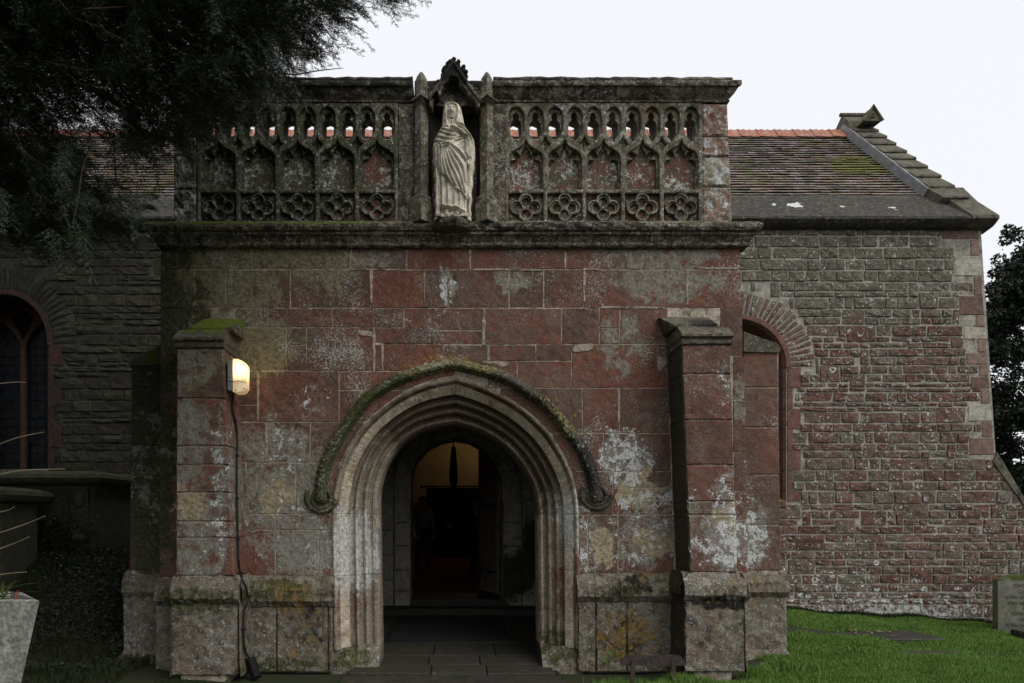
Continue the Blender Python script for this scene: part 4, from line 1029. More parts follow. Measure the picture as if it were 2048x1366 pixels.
# quoins
for k, (x, a, b) in enumerate(QUO):
    pale = k in (2, 6, 12)
    r0, r1 = right_edge(a), right_edge(b)
    block('quoin_stone', x, r0, a, b, ZN - .006, .3, M['quoin_pale' if pale else 'quoin'], nwall, relief=.003, bev=.008, gap=.7, quad=(0, 0, 0, r1 - r0))
# dressed surrounds and voussoirs of the windows
def surround(w, sides, nvou, dpt=.22):
    e = 13; n = 22
    I = bez_arch(w['cx'], w['hw'], w['ysp'], w['yap'], n); O = bez_arch(w['cx'], w['hw'] + e, w['ysp'], w['yap'] - e, n)
    # arch ring in six stones with chamfered inner edge
    step = 7
    for s0 in range(0, 2 * n, step):
        s1 = min(2 * n, s0 + step); V = []; Fc = []
        for i in range(s0, s1 + 1):
            ip, op = np.array(I[i]), np.array(O[i])
            for (s, d) in ((1, .05), (1, -.012), (.25, -.014), (0, .06), (0, dpt)):
                pnt = ip + (op - ip) * s; V.append((XW(pnt[0], ZN), ZN + d, ZW(pnt[1], ZN)))
        for i in range(s1 - s0):
            for j in range(4): Fc.append((i * 5 + j, i * 5 + j + 1, (i + 1) * 5 + j + 1, (i + 1) * 5 + j))
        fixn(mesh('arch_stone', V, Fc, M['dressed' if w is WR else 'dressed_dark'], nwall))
    # relieving voussoirs of rubble
    for v in range(nvou):
        t0, t1 = v / nvou, (v + 1) / nvou
        r0 = 46 * rng.uniform(.88, 1.08)
        Vx = []
        m_ = MB(); g_ = .004
        A = bez_arch(w['cx'], w['hw'] + e + 1, w['ysp'], w['yap'] - e - 1, 60); Bo = bez_arch(w['cx'], w['hw'] + e + r0, w['ysp'], w['yap'] - e - r0, 60)
        def at(arr, t):
            k = t * 120; i = int(min(119, k)); f = k - i; return (arr[i][0] * (1 - f) + arr[min(120, i + 1)][0] * f, arr[i][1] * (1 - f) + arr[min(120, i + 1)][1] * f)
        p = [at(A, t0 + g_), at(A, t1 - g_), at(Bo, t1 - g_), at(Bo, t0 + g_)]
        c = (sum(a[0] for a in p) / 4, sum(a[1] for a in p) / 4)
        zf = ZN - rng.uniform(.0, .012)
        front = [(XW(c[0] + (a[0] - c[0]) * .9, ZN), zf + nrg.uniform(-.006, .006), ZW(c[1] + (a[1] - c[1]) * .9, ZN)) for a in p]
        edge_ = [(XW(a[0], ZN), zf + .012, ZW(a[1], ZN)) for a in p]; back = [(a[0], ZN + .06, a[2]) for a in edge_]
        mid = [(XW(c[0], ZN), zf - .012, ZW(c[1], ZN))]
        m_.add(front + edge_ + back + mid, [(0, 1, 12), (1, 2, 12), (2, 3, 12), (3, 0, 12)] + [(i, 4 + i, 4 + (i + 1) % 4, (i + 1) % 4) for i in range(4)] + [(4 + i, 8 + i, 8 + (i + 1) % 4, 4 + (i + 1) % 4) for i in range(4)])
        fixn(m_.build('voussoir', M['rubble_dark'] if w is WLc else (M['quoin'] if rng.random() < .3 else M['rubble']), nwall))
    y = w['ysp']; k = 0
    while y < w['sill']:
        y2 = min(w['sill'], y + 41); ww = 32 if k % 2 == 0 else 16
        for sd in sides:
            xi = w['cx'] + sd * w['hw']; xo = xi + sd * ww
            V = []; Fc = []
            for yy in (y + .6, y2 - .6):
                for (x, d) in ((xo, .05), (xo, -.008), (xi + sd * 7, -.010), (xi, .05), (xi, dpt)): V.append((XW(x, ZN), ZN + d, ZW(yy, ZN)))
            for j in range(4): Fc.append((j, j + 1, j + 6, j + 5))
            Fc += [(0, 1, 2, 3, 4)[::-1], (5, 6, 7, 8, 9)]
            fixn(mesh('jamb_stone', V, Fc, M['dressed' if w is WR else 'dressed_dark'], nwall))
        y = y2; k += 1
    block('sill', w['cx'] - w['hw'] - 6, w['cx'] + w['hw'] + 4, w['sill'] - 2, w['sill'] + 12, ZN - .03, .3, M['weather' if w is WLc else 'dressed'], nwall, cell=30)
surround(WR, (1, -1), 38, .45); surround(WLc, (1, -1), 34, .45)
M['moss'] = plain('bright_moss', (.16, .19, .04), .9, .3, 60, .6)
mb = MB(); mb.prism([(ZN + .0, ZW(1002, ZN)), (ZN + .40, ZW(1002, ZN)), (ZN + .40, ZW(985, ZN))], 'x', XW(1555, ZN), XW(1569, ZN)); fixn(mb.build('sill_moss', M['moss'], nwall))
# window tracery, leaded glass
def window(w, nl):
    hw = w['hw']; cx = w['cx']; zt = ZN + .42
    out = win_out(w, -1, 16)
    holes = []
    lw = 2 * hw / nl
    for k in range(nl):
        a = cx - hw + k * lw + 6; b = a + lw - 12; mc = (a + b) / 2
        sp = w['ysp'] - 8
        holes.append([(a, w['sill'] - 4), (a, sp), (a + 2, sp - 14), (a + 8, sp - 20), (a + 10, sp - 27), (mc - 12, sp - 40), (mc, sp - 52), (mc + 12, sp - 40), (b - 10, sp - 27), (b - 8, sp - 20), (b - 2, sp - 14), (b, sp), (b, w['sill'] - 4)])
    if nl == 2: holes.append([(cx, w['yap'] + 10), (cx + 24, w['yap'] + 26), (cx + 14, w['yap'] + 48), (cx, w['ysp'] - 24), (cx - 14, w['yap'] + 48), (cx - 24, w['yap'] + 26)])
    fr = plate('window', [out], holes, zt, .14, .02, M['winstone'], church, refz=ZN)
    for k in range(nl):
        a = cx - hw + k * lw + 3; b = a + lw - 6; wq = (b - a) / 4; hq = 18.5
        mb = MB(); cm = MB(); y = w['sill'] - 2; r_ = 0
        y0 = w['ysp'] - 64
        while y > y0:
            for q_ in range(4):
                if y - hq < w['ysp'] - 30 and q_ in (0, 3): continue
                x0, x1 = a + q_ * wq, a + (q_ + 1) * wq
                tl = [nrg.uniform(-.004, .004) for _ in range(4)]
                V = [(XW(x0 + .5, ZN), zt + .08 + tl[0], ZW(y, ZN)), (XW(x1 - .5, ZN), zt + .08 + tl[1], ZW(y, ZN)), (XW(x1 - .5, ZN), zt + .08 + tl[2], ZW(y - hq + 1, ZN)), (XW(x0 + .5, ZN), zt + .08 + tl[3], ZW(y - hq + 1, ZN))]
                mesh('pane', V, [(0, 1, 2, 3)], M['glass'], fr)
            cm.tube([(XW(a, ZN), zt + .078, ZW(y, ZN)), (XW(b, ZN), zt + .078, ZW(y, ZN))], .006, 4); y -= hq
        for q_ in range(5): cm.tube([(XW(a + q_ * wq, ZN), zt + .078, ZW(w['sill'], ZN)), (XW(a + q_ * wq, ZN), zt + .078, ZW(y0, ZN))], .006, 4)
        cm.build('lead_came', M['leadcame'], fr)
    bk = MB(); bk.box(XW(cx - hw - 4, ZN), XW(cx + hw + 4, ZN), zt + .12, zt + .14, ZW(w['sill'] + 5, ZN), ZW(w['yap'] - 6, ZN)); bk.build('backing', M['leadcame'], fr)
window(WLc, 2); window(WR, 2)

# eaves course: a sloping stone slab with a deep dark underside
def eaves(xa, xb, joints):
    js = [xa] + joints + [xb]
    for k in range(len(js) - 1):
        a, b = js[k] + .002, js[k + 1] - .002; n = 14; V = []; Fc = []
        pr = [(ZN + .1, 5.66), (10.30, 5.69), (10.235, 5.72), (10.185, 5.765), (10.19, 5.80), (10.6, 6.13), (11.04, 6.50), (11.04, 6.30), (ZN + .3, 5.66)]
        for i in range(n + 1):
            for (y, z) in pr: V.append((a + (b - a) * i / n, y + nrg.uniform(-.006, .006), z + nrg.uniform(-.006, .006)))
        m = len(pr)
        for i in range(n):
            for j in range(m): Fc.append((i * m + j, i * m + (j + 1) % m, (i + 1) * m + (j + 1) % m, (i + 1) * m + j))
        Fc.append(tuple(range(m))); Fc.append(tuple(n * m + j for j in range(m))[::-1])
        fixn(mesh('eaves_stone', V, Fc, M['eaves'], church))
eaves(-8.5, -2.6, [-7.2, -6.0, -4.6, -3.4]); eaves(3.3, 7.56, [5.4])
# kneeler at the foot of the gable coping
V = [(7.72, 10.16, 5.62), (8.30 - .42, 10.16, 5.62)]
mb = MB()
kn = [(10.5, 5.66), (10.30, 5.69), (10.235, 5.72), (10.17, 5.765), (10.175, 5.81), (10.6, 6.20), (10.9, 6.55), (11.2, 6.3)]
mb.prism(kn, 'x', 7.562, 7.95); fixn(mb.build('kneeler_stone', M['coping'], church))
# tiled roof slope
y0r, z0r, y1r, z1r = 10.98, 6.40, 12.90, 8.44
nrow = 27; tv = []; tf = []
L = math.hypot(y1r - y0r, z1r - z0r); uy, uz = (y1r - y0r) / L, (z1r - z0r) / L; nyv, nzv = -uz, uy
for r_ in range(nrow):
    base = r_ * L / nrow; off = (r_ % 2) * .085; wav = [nrg.uniform(-.006, .006) for _ in range(60)]
    x = -8.6 + off
    while x < 7.62:
        if -2.2 < x < 3.0 and False: x += .17; continue
        w_ = .166; s0 = base + nrg.uniform(-.006, .006) + .008 * math.sin(x * 2 + r_); lift = .040 + nrg.uniform(-.004, .005); s1 = s0 + L / nrow + .03
        x1 = min(x + w_, 7.62)
        def pt(xx, s, h): return (xx, y0r + uy * s + nyv * h, z0r + uz * s + nzv * h)
        b0 = len(tv)
        tv += [pt(x, s0, lift), pt(x1, s0, lift + nrg.uniform(-.004, .004)), pt(x1, s1, .004), pt(x, s1, .004), pt(x, s0, lift - .011), pt(x1, s0, lift - .011), pt(x, s0 + .03, lift - .018), pt(x1, s0 + .03, lift - .018)]
        tf += [(b0, b0 + 1, b0 + 2, b0 + 3), (b0 + 4, b0 + 5, b0 + 1, b0), (b0 + 6, b0 + 7, b0 + 5, b0 + 4)]
        x += .17
o = bigmesh('roof_tiles', tv, tf, M['tile'], church); o['kind'] = 'stuff'
mb = MB(); mb.add([(-8.7, y0r, z0r - .03), (7.7, y0r, z0r - .03), (7.7, y1r, z1r - .03), (-8.7, y1r, z1r - .03), (-8.7, 14.9, 6.3), (7.7, 14.9, 6.3)], [(0, 1, 2, 3), (3, 2, 5, 4)]); mb.build('roof', M['leadcame'], church)
# ridge tiles with a crested top
def ridge(x0, x1):
    mb = MB(); n = 9; V = []; Fc = []
    for i in range(n + 1):
        x = x0 + .004 + (x1 - x0 - .008) * i / n; bump = .020 * (1 + math.cos(2 * math.pi * i / n * 3)) / 2
        sl = .012 * (1 - i / n)
        for (dy, dz) in ((-.19, -.18), (-.175, -.15), (-.075, -.025), (-.015, .03 + bump), (.015, .03 + bump), (.07, -.02), (.17, -.15)):
            V.append((x, y1r + dy, z1r + .06 + dz + sl))
    for i in range(n):
        for j in range(6): Fc.append((i * 7 + j, i * 7 + j + 1, (i + 1) * 7 + j + 1, (i + 1) * 7 + j))
    Fc.append(tuple(range(7))); Fc.append(tuple(n * 7 + j for j in range(7))[::-1])
    fixn(mesh('ridge_tile', V, Fc, M['ridge'], church))
x = 7.25
while x > -8.4: ridge(x - .335, x); x -= .335
# gable coping
s_ = 0.0; y_, z_ = 10.72, 6.20; k = 0
for k in range(9):
    Lk = [.40, .40, .38, .36, .30, .36, .34, .30, .26][k]
    y2, z2 = y_ + Lk * .683, z_ + Lk * .731
    a = (y_ - .02, z_ + .0); V = []
    nv = Vector((0, -.731, .683))
    mb = MB()
    b0 = Vector((0, y_, z_)) - nv * .10; t0 = Vector((0, y_, z_)) + nv * .14; t1 = Vector((0, y2 + .07, z2 + .075)) + nv * .085; b1 = Vector((0, y2, z2)) - nv * .10
    pr = [(b0.y, b0.z), (t0.y, t0.z - .03), (t0.y + .01, t0.z), (t1.y, t1.z), (b1.y, b1.z)]
    xa = 7.62 if k < 9 else 7.6
    if y_ < 12.75: mb.prism(pr, 'x', 7.42 - .0 * k, 7.84 + rng.uniform(-.006, .01)); fixn(mb.build('coping_stone', M['coping'], church))
    y_, z_ = y2, z2
mb = MB(); mb.prism([(10.7, 6.1), (10.72, 6.28), (12.72, 8.46), (12.9, 8.3), (12.9, 7.9)], 'x', 7.424, 7.80); fixn(mb.build('coping_bed', M['coping'], church))
mb = MB(); nv = Vector((0, -.731, .683))
a = Vector((0, 10.98, 6.42)) ; b = Vector((0, 12.95, 8.52))
pr = [(a.y, a.z), ((a + nv * .15).y, (a + nv * .15).z), ((b + nv * .15).y, (b + nv * .15).z), (b.y, b.z)]
mb.prism(pr, 'x', 7.385, 7.425); fixn(mb.build('lead_flashing', M['lead'], church))
# apex stone: saddle with a small gablet and a roll
mb = MB(); mb.prism([(12.66, 8.34), (12.70, 8.60), (12.9, 8.80), (13.1, 8.62), (13.2, 8.3)], 'x', 7.40, 7.84); fixn(mb.build('apex_stone', M['coping'], church))
mb = MB(); mb.prism([(7.50, 8.46), (7.66, 8.72), (7.82, 8.46)], 'y', 12.45, 12.66); fixn(mb.build('gablet', M['coping'], church))
mb = MB(); mb.prism([(7.62, 8.52), (7.66, 8.60), (7.70, 8.52)], 'y', 12.435, 12.452); fixn(mb.build('gablet_recess', M['eaves'], church))
mb = MB(); mb.tube([(7.36, 12.88, 8.81), (7.90, 12.88, 8.81)], .035, 8); mb.tube([(7.49, 12.44, 8.46), (7.66, 12.44, 8.73), (7.83, 12.44, 8.46)], .025, 6); mb.build('apex_roll', M['coping'], church)
for o_ in bpy.data.objects:
    if o_.name.split('.')[0] in ('coping_stone', 'coping_bed', 'lead_flashing', 'apex_stone', 'gablet', 'gablet_recess', 'apex_roll'):
        for v in o_.data.vertices: v.co.x -= .11 * max(0, v.co.y - 10.8)
# gable end wall and the sloping buttress at the far corner
mb = MB(); mb.prism([(ZN + .3, -.5), (ZN + .3, 5.5), (12.9, 8.3), (15.2, 5.5), (15.2, -.5)], 'x', 7.5, 7.80); fixn(mb.build('gable_wall', M['rubble'], church))
mb = MB(); V = []; 
V = [(XW(1990, ZN) - .1, ZN - .012, ZW(905, ZN)), (XW(1992, ZN), ZN - .03, ZW(905, ZN)), (XW(2052, ZN), ZN - .03, ZW(1006, ZN)), (XW(2085, ZN), ZN - .03, ZW(1030, ZN)), (XW(2060, ZN), ZN - .03, ZW(1030, ZN)), (XW(1984, ZN), ZN - .03, ZW(925, ZN))]
pr = [(v[0], v[2]) for v in V[1:]]
mb.prism(pr, 'y', ZN - .03, ZN + .7); fixn(mb.build('weathering_stone', M['coping'], church))

# inner doorway in the same wall, seen through the porch
sur = thing  # noqa
def ring_from(Ipts, e, y0, y1, mat, zf, dp, name, par_):
    I = np.array(Ipts); C = I.mean(0); 
    O = []
    for i in range(len(I)):
        a = I[max(0, i - 1)]; b = I[min(len(I) - 1, i + 1)]; t = (b - a) / np.linalg.norm(b - a); O.append(I[i] + np.array([t[1], -t[0]]) * e)
    V = []; Fc = []
    for ip, op in zip(I, O):
        for (s, d) in ((1, .10), (1, 0), (.3, 0), (0, .05), (0, dp)):
            pnt = ip + (op - ip) * s; V.append((XW(pnt[0], zf), zf + d, ZW(pnt[1], zf)))
    for i in range(len(I) - 1):
        for j in range(4): Fc.append((i * 5 + j, i * 5 + j + 1, (i + 1) * 5 + j + 1, (i + 1) * 5 + j))
    fixn(mesh(name, V, Fc, mat, par_))
ring_from([(821, 1000)] + doorA + [(1005, 1000)], 32, 0, 0, M['inner'], ZN - .10, .6, 'doorway_arch', church)
for (xa, xb) in ((788, 821), (1006, 1044)):
    ys = [1000, 1045, 1092, 1140, 1182, 1212]
    for k in range(5): block('jamb_stone', xa, xb, ys[k], ys[k + 1], ZN - .10, .6, M['inner'], church, cell=12, relief=.003)
# rough inner face of the porch's back wall
mb = MB(); 
for (x0, x1) in ((-2.25, XW(788, ZN)), (XW(1044, ZN), 2.3)):
    ys = [700, 745, 800, 850, 895, 945, 1000, 1060, 1110, 1160, 1212]
    for k in range(10):
        xs = [x0, (x0 + x1) / 2 + .2 * (-1) ** k, x1]
        for j in (0, 1): block('stone', 905 + xs[j] * F / ZN, 905 + xs[j + 1] * F / ZN, ys[k], ys[k + 1], ZN - .03, .05, M['inner'], nwall, cell=30)
# nave interior
inn = MB()
inn.box(-5.5, -5.4, 11.0, 20.8, 0, 5.2); inn.box(4.6, 4.7, 11.0, 20.8, 0, 5.2); inn.box(-5.5, 4.7, 20.7, 20.8, 0, 5.2)
inn.box(-5.5, 4.7, 11.0, 20.8, 5.1, 5.2); inn.box(-5.5, -.75, 11.0, 11.02, 0, 5.2); inn.box(.85, 4.7, 11.0, 11.02, 0, 5.2); inn.box(-.75, .85, 11.0, 11.02, 2.62, 5.2)
inn.build('interior_wall', M['plaster'], church)
nf = MB(); nf.box(-5.4, 4.6, 10.38, 20.7, -.3, .20)
nfo = nf.build('nave_floor', M['paving']); nfo['kind'] = 'structure'; nfo['label'] = 'stone floor inside the church'
cp = MB(); cp.box(-2.2, 2.0, 11.25, 20.5, .201, .212)
cpo = cp.build('carpet', M['carpet']); tag(cpo, 'dark red carpet on the floor inside the church', 'carpet')
# door leaf
door = thing('door', 'open plank door with iron strap hinges in the inner doorway', 'door', (.76, 10.95, .2))
hx, hy = .735, 10.98; fx, fy = .475, 11.58; ang = math.atan2(fy - hy, fx - hx); Ld = .66
def dp(s, h, t=0): return (hx + math.cos(ang) * s - math.sin(ang) * t, hy + math.sin(ang) * s + math.cos(ang) * t, h)
npl = 5
for k in range(npl):
    s0, s1 = Ld * k / npl + .003, Ld * (k + 1) / npl - .003
    def top(s): return .2 + 1.82 + .50 * math.sin(min(1, s / Ld) * math.pi / 2) ** .8
    V = []
    for (s, t) in ((s0, .0), (s1, .0), (s1, .05), (s0, .05)): V.append(dp(s, .22, t))
    for (s, t) in ((s0, .0), (s1, .0), (s1, .05), (s0, .05)): V.append(dp(s, top(s), t))
    V.append(dp((s0 + s1) / 2, .22, .058)); V.append(dp((s0 + s1) / 2, top((s0 + s1) / 2), .058))
    fixn(mesh('plank', V, [(0, 1, 5, 4), (1, 2, 6, 5), (2, 8, 9, 6), (8, 3, 7, 9), (3, 0, 4, 7), (0, 3, 8, 2, 1), (4, 5, 6, 9, 7)], M['wood'], door))
for hh in (1.62, .55):
    mb = MB(); mb.tube([dp(.02, hh, .062), dp(.3, hh, .066), dp(.56, hh, .066)], [.018, .014, .012], 6)
    for sg in (1, -1):
        mb.tube([dp(.46, hh, .066), dp(.55, hh + sg * .05, .066), dp(.58, hh + sg * .13, .066), dp(.585, hh + sg * .22, .066)], [.012, .012, .01, .006], 6)
        mb.ball(dp(.585, hh + sg * .2, .068), .016, 8, 6)
    for q_ in range(5): mb.ball(dp(.1 + q_ * .1, hh, .078), .010, 6, 4)
    mb.build('strap_hinge', M['iron'], door, True)
mb = MB(); mb.tube([dp(.57, 1.2, .06), dp(.57, 1.2, .11), dp(.57, 1.02, .11), dp(.57, 1.02, .06)], .012, 6); mb.box(*sorted((dp(.54, 0)[0], dp(.60, 0)[0])), dp(.56, 0, .05)[1], dp(.58, 0, .07)[1], 1.0, 1.24); mb.build('handle', M['iron'], door)
# curtain, rail, banner
cur = thing('curtain', 'black floor-length curtain on a rail at the back of the church', 'curtain', (0, 20.4, .21))
V = []; Fc = []; n = 120; x0, x1 = XW(853, 20.4), XW(966, 20.4)
for i in range(n + 1):
    x = x0 + (x1 - x0) * i / n; dy = .05 * math.sin(i * .75) + .02 * math.sin(i * 1.7)
    V += [(x, 20.4 + dy, .22), (x, 20.4 + dy * .7, ZW(976, 20.4))]
for i in range(n): Fc.append((2 * i, 2 * i + 2, 2 * i + 3, 2 * i + 1))
mesh('cloth', V, Fc, M['curtain'], cur, True)
mb = MB(); mb.tube([(XW(843, 20.3), 20.34, ZW(973, 20.4)), (XW(975, 20.3), 20.34, ZW(973, 20.4))], .025, 8); mb.ball((XW(843, 20.3), 20.34, ZW(973, 20.4)), .05, 8, 6); mb.build('curtain_rail', M['iron'], cur)
ban = thing('hanging_banner', 'furled dark banner hanging above the curtain inside the church', 'banner', (0, 15.5, 2.0))
V = []; Fc = []; n = 14
for j in range(12):
    y = 893 + j * 7.6; wdt = (4 + 5.5 * (j / 11) ** .7) * (1 if j < 10 else 1 - (j - 9) * .3)
    for i in range(n + 1): V.append((XW(907 - wdt + 2 * wdt * i / n, 15.5), 15.5 + .03 * math.sin(i * 1.9 + j * .2), ZW(y, 15.5)))
for j in range(11):
    for i in range(n): Fc.append((j * (n + 1) + i, (j + 1) * (n + 1) + i, (j + 1) * (n + 1) + i + 1, j * (n + 1) + i + 1))
mesh('cloth', V, Fc, M['flag1'], ban, True)
mb = MB(); mb.tube([(XW(907, 15.5), 15.5, ZW(968, 15.5)), (XW(907, 15.5), 15.5, 5.1)], .014, 6); mb.build('cord', M['iron'], ban)
# warm lamp of the interior, hung out of sight near the back wall
lt = thing('pendant_lamp', 'warm pendant lamp hanging high at the back of the church interior', 'lamp', (.9, 19.3, 4.0))
mb = MB(); mb.tube([(.9, 19.3, 5.1), (.9, 19.3, 4.15)], .01, 6); mb.build('cord', M['iron'], lt)
M['bulb'] = plain('glowing_globe', (.8, .7, .5), .5, 0, 1, emit=(1, .62, .28), es=3)
mb = MB(); mb.ball((.9, 19.3, 4.05), .11, 14, 10); mb.build('globe', M['bulb'], lt, True)
ld = bpy.data.lights.new('pendant_light', 'POINT'); ld.energy = 9; ld.color = (1, .80, .56); ld.shadow_soft_size = .12
lo = bpy.data.objects.new('pendant_light', ld); COL.objects.link(lo); lo.parent = lt; lo.location = (0, 0, -.12)

# doormat
mb = MB(); zq = .012
V = []
mx0, mx1 = -.78, .72
mb.box(mx0, mx1, 7.97, 10.0, .001, .014); dm = mb.build('mat_base', M['black_rubber'], None)
dmr = thing('doormat', 'large dark doormat on the flagstones inside the porch arch', 'doormat', (0, 9, 0)); adopt(dm, dmr)
mb = MB(); mb.box(mx0 + .04, mx1 - .04, 8.01, 9.96, .014, .02); mb.build('pile', M['mat'], dmr)

# ------------------------------------------------------------------ statue
def make_statue():
    U = 6.45 / F    # metres for a picture unit
    root = thing('statue', 'pale carved stone statue of a veiled woman holding a cross in the niche', 'statue', (0, 6.47, ZW(441, 6.45)))
    cx0, y_base = 905.5, 436.0
    # silhouettes: picture y, left x, right x, half depth (units)
    sil = [(205.5, 897, 909, 4), (207, 893, 914, 8), (210, 889.5, 918.5, 12), (217, 887, 922, 15), (226, 886, 924.5, 16), (236, 885, 926.5, 15), (246, 884.5, 928, 14.5), (254, 884, 931, 15), (260, 879, 936, 17), (268, 874, 942, 19), (280, 868.5, 948, 22),
           (295, 865, 950, 24), (310, 865.5, 950.5, 24), (330, 867, 949, 23), (350, 868.5, 947, 22), (375, 868.5, 945, 22), (400, 869, 943.5, 22), (420, 869.5, 942.5, 22), (430, 870, 942, 21), (436, 870.5, 941, 20)]
    sil = np.array(sil, float)
    NZ, NT = 300, 220
    ys = np.linspace(206, 436, NZ); V = np.zeros((NZ, NT, 3))
    Lx = np.interp(ys, sil[:, 0], sil[:, 1]); Rx = np.interp(ys, sil[:, 0], sil[:, 2]); Dp = np.interp(ys, sil[:, 0], sil[:, 3])
    th = np.linspace(0, 2 * np.pi, NT, endpoint=False)
    # extra samples to the front
    th = th + .35 * np.sin(2 * th) * 0
    c = (Lx + Rx) / 2; hw = (Rx - Lx) / 2
    ct, st = np.cos(th), np.sin(th)
    ex = .80
    X = c[:, None] + hw[:, None] * (np.sign(ct) * np.abs(ct) ** ex)[None, :]
    Dq = Dp[:, None] * (np.sign(st) * np.abs(st) ** .85)[None, :]       # +: towards the viewer
    Y = np.repeat(ys[:, None], NT, 1)
    front = np.clip(st, 0, 1)[None, :] ** .35
    H = np.zeros_like(X)
    def seg(pts, amp, wid, sharp=1.0):
        """ridge (amp>0) or groove along a polyline"""
        nonlocal H
        best = np.full(X.shape, 1e9)
        pts = crv(pts, max(8, len(pts) * 5)) if len(pts) > 2 else np.array(pts, float)
        ww = np.interp(np.linspace(0, 1, len(pts) - 1), [0, .5, 1], [.6, 1, .7]) if len(pts) > 3 else np.ones(len(pts) - 1)
        acc = np.zeros_like(X)
        for (a, b, w_) in zip(pts[:-1], pts[1:], ww):
            dx, dy = b - a; LL = dx * dx + dy * dy + 1e-9
            t = np.clip(((X - a[0]) * dx + (Y - a[1]) * dy) / LL, 0, 1)
            d = np.hypot(X - a[0] - t * dx, Y - a[1] - t * dy) / (wid * w_)
            acc = np.maximum(acc, np.exp(-d ** 2))
        H += amp * acc
    def blob(x, y, rx, ry, amp, p=2):
        nonlocal H
        H += amp * np.exp(-(np.abs((X - x) / rx) ** p + np.abs((Y - y) / ry) ** p))
    def plateau(poly, amp, soft=1.2):
        """raise the inside of a polygon with a crisp edge"""
        nonlocal H
        P_ = np.array(poly, float); inside = np.zeros(X.shape, bool); dmin = np.full(X.shape, 1e9)
        for i in range(len(P_)):
            a, b = P_[i], P_[(i + 1) % len(P_)]
            cond = ((a[1] > Y) != (b[1] > Y)) & (X < (b[0] - a[0]) * (Y - a[1]) / (b[1] - a[1] + 1e-12) + a[0]); inside ^= cond
            dx, dy = b - a; t = np.clip(((X - a[0]) * dx + (Y - a[1]) * dy) / (dx * dx + dy * dy + 1e-9), 0, 1)
            dmin = np.minimum(dmin, np.hypot(X - a[0] - t * dx, Y - a[1] - t * dy))
        sd = np.where(inside, dmin, -dmin); H += amp * (1 / (1 + np.exp(-sd / soft * 2.5)))
    # veil opening with the face set back in it
    plateau([(893, 214), (903, 210.5), (913, 215), (914.5, 226), (912, 238), (911, 250), (905, 254), (896, 252), (893.5, 240), (892, 226)], -6.0, .9)
    # face: oval with nose, brow, eyes, mouth, chin
    blob(902, 225, 8.8, 12.4, 9.5, 2.8)
    blob(902.5, 246, 5.5, 8, 3.5, 2.5)                                   # neck
    seg([(902.3, 221), (902.2, 228.5)], 1.9, 1.25); blob(902.1, 229.0, 1.8, 1.2, 1.0)
    for sx in (-1, 1):
        blob(902 + sx * 4.1, 221.6, 2.9, 1.9, -3.4); blob(902 + sx * 4.1, 222.0, 1.5, .8, 1.0); seg([(902 + sx * 1.8, 219.0), (902 + sx * 6.4, 219.4)], .8, .9)
        blob(902 + sx * 5.0, 228.0, 3, 3, .5)
    seg([(899.0, 232.4), (905.2, 232.4)], -1.8, .8); seg([(899.8, 231.5), (904.4, 231.5)], .7, .6); seg([(900.3, 233.6), (904.0, 233.6)], .8, .7); blob(902, 236.6, 2.6, 1.8, .9)
    blob(902, 240.5, 5, 1.6, -2.2)
    # veil rim and folds
    seg([(893, 250), (891.5, 238), (890.8, 226), (893, 215), (903, 209), (913.5, 214), (917, 226), (915.5, 238), (914, 252)], 1.8, 1.5)
    seg([(889.5, 222), (888, 236), (887, 250)], -1.6, 1.3); seg([(920, 222), (921.5, 238), (923, 252)], -1.8, 1.4); seg([(895.5, 244), (896.5, 258)], 2.0, 1.6); seg([(911, 240), (913, 252)], 1.6, 1.4)
    plateau([(884, 236), (892, 240), (895, 258), (889, 257), (884, 254)], 2.2, .9); plateau([(915, 236), (928, 240), (931, 253), (921, 251), (913, 254)], 2.4, .9)
    # cloak round the shoulders, edges and arcs of folds over the chest
    for k, (a, b, cc) in enumerate((((876, 262), (893, 274), (912, 279)), ((872, 272), (890, 284), (915, 287)), ((869, 284), (886, 291), (906, 292)), ((882, 258), (897, 266), (908, 268)))):
        seg([a, b, cc], 1.7, 1.8); seg([(a[0], a[1] + 4), (b[0], b[1] + 4), (cc[0], cc[1] + 3.5)], -1.5, 1.6)
    seg([(915, 256), (930, 264), (941, 276), (947, 292)], 1.8, 1.7); seg([(920, 253), (936, 262), (945, 274)], -1.3, 1.5); seg([(931, 268), (941, 282), (944, 300), (944, 330), (940, 380)], -1.8, 2.0)
    # forearm across the chest and its hand with the cross
    seg([(933, 281), (922, 272), (911, 264)], 5.0, 5.2); seg([(930, 288), (918, 277), (908, 268)], -1.6, 1.6); blob(905.5, 262, 5.0, 4.2, 5.2, 2.6)
    for k in range(4): seg([(901.5 + k * .5, 258.6 + k * 2.1), (908, 259.4 + k * 2.2)], .9, .8)
    seg([(906, 256.5), (903, 254.5)], 1.2, .9)
    # sleeve hanging from the elbow
    plateau([(929, 281), (937, 278), (942, 300), (943, 322), (936, 324), (930, 318)], 3.2, 1.2); seg([(934, 288), (935.5, 305), (934, 320)], -1.4, 1.1); seg([(939, 290), (940, 318)], 1.0, 1.0)
    # lower hand holding the gathered mantle
    blob(890, 297.5, 8.5, 4.6, 5.0, 2.6)
    for k in range(4): seg([(886 + k * 3.7, 298.5), (888.5 + k * 3.5, 304.2)], 1.8, 1.35)
    seg([(878, 296), (884, 294), (894, 293)], 1.5, 1.5)
    # mantle over the left arm and its zigzag fall
    plateau([(868, 296), (879, 292), (884, 300), (883, 330), (880.5, 344), (875, 346), (872, 330), (869, 350)], 3.0, 1.2); seg([(879, 300), (880, 336)], -1.6, 1.2); seg([(874, 300), (874, 345)], -1.3, 1.2)
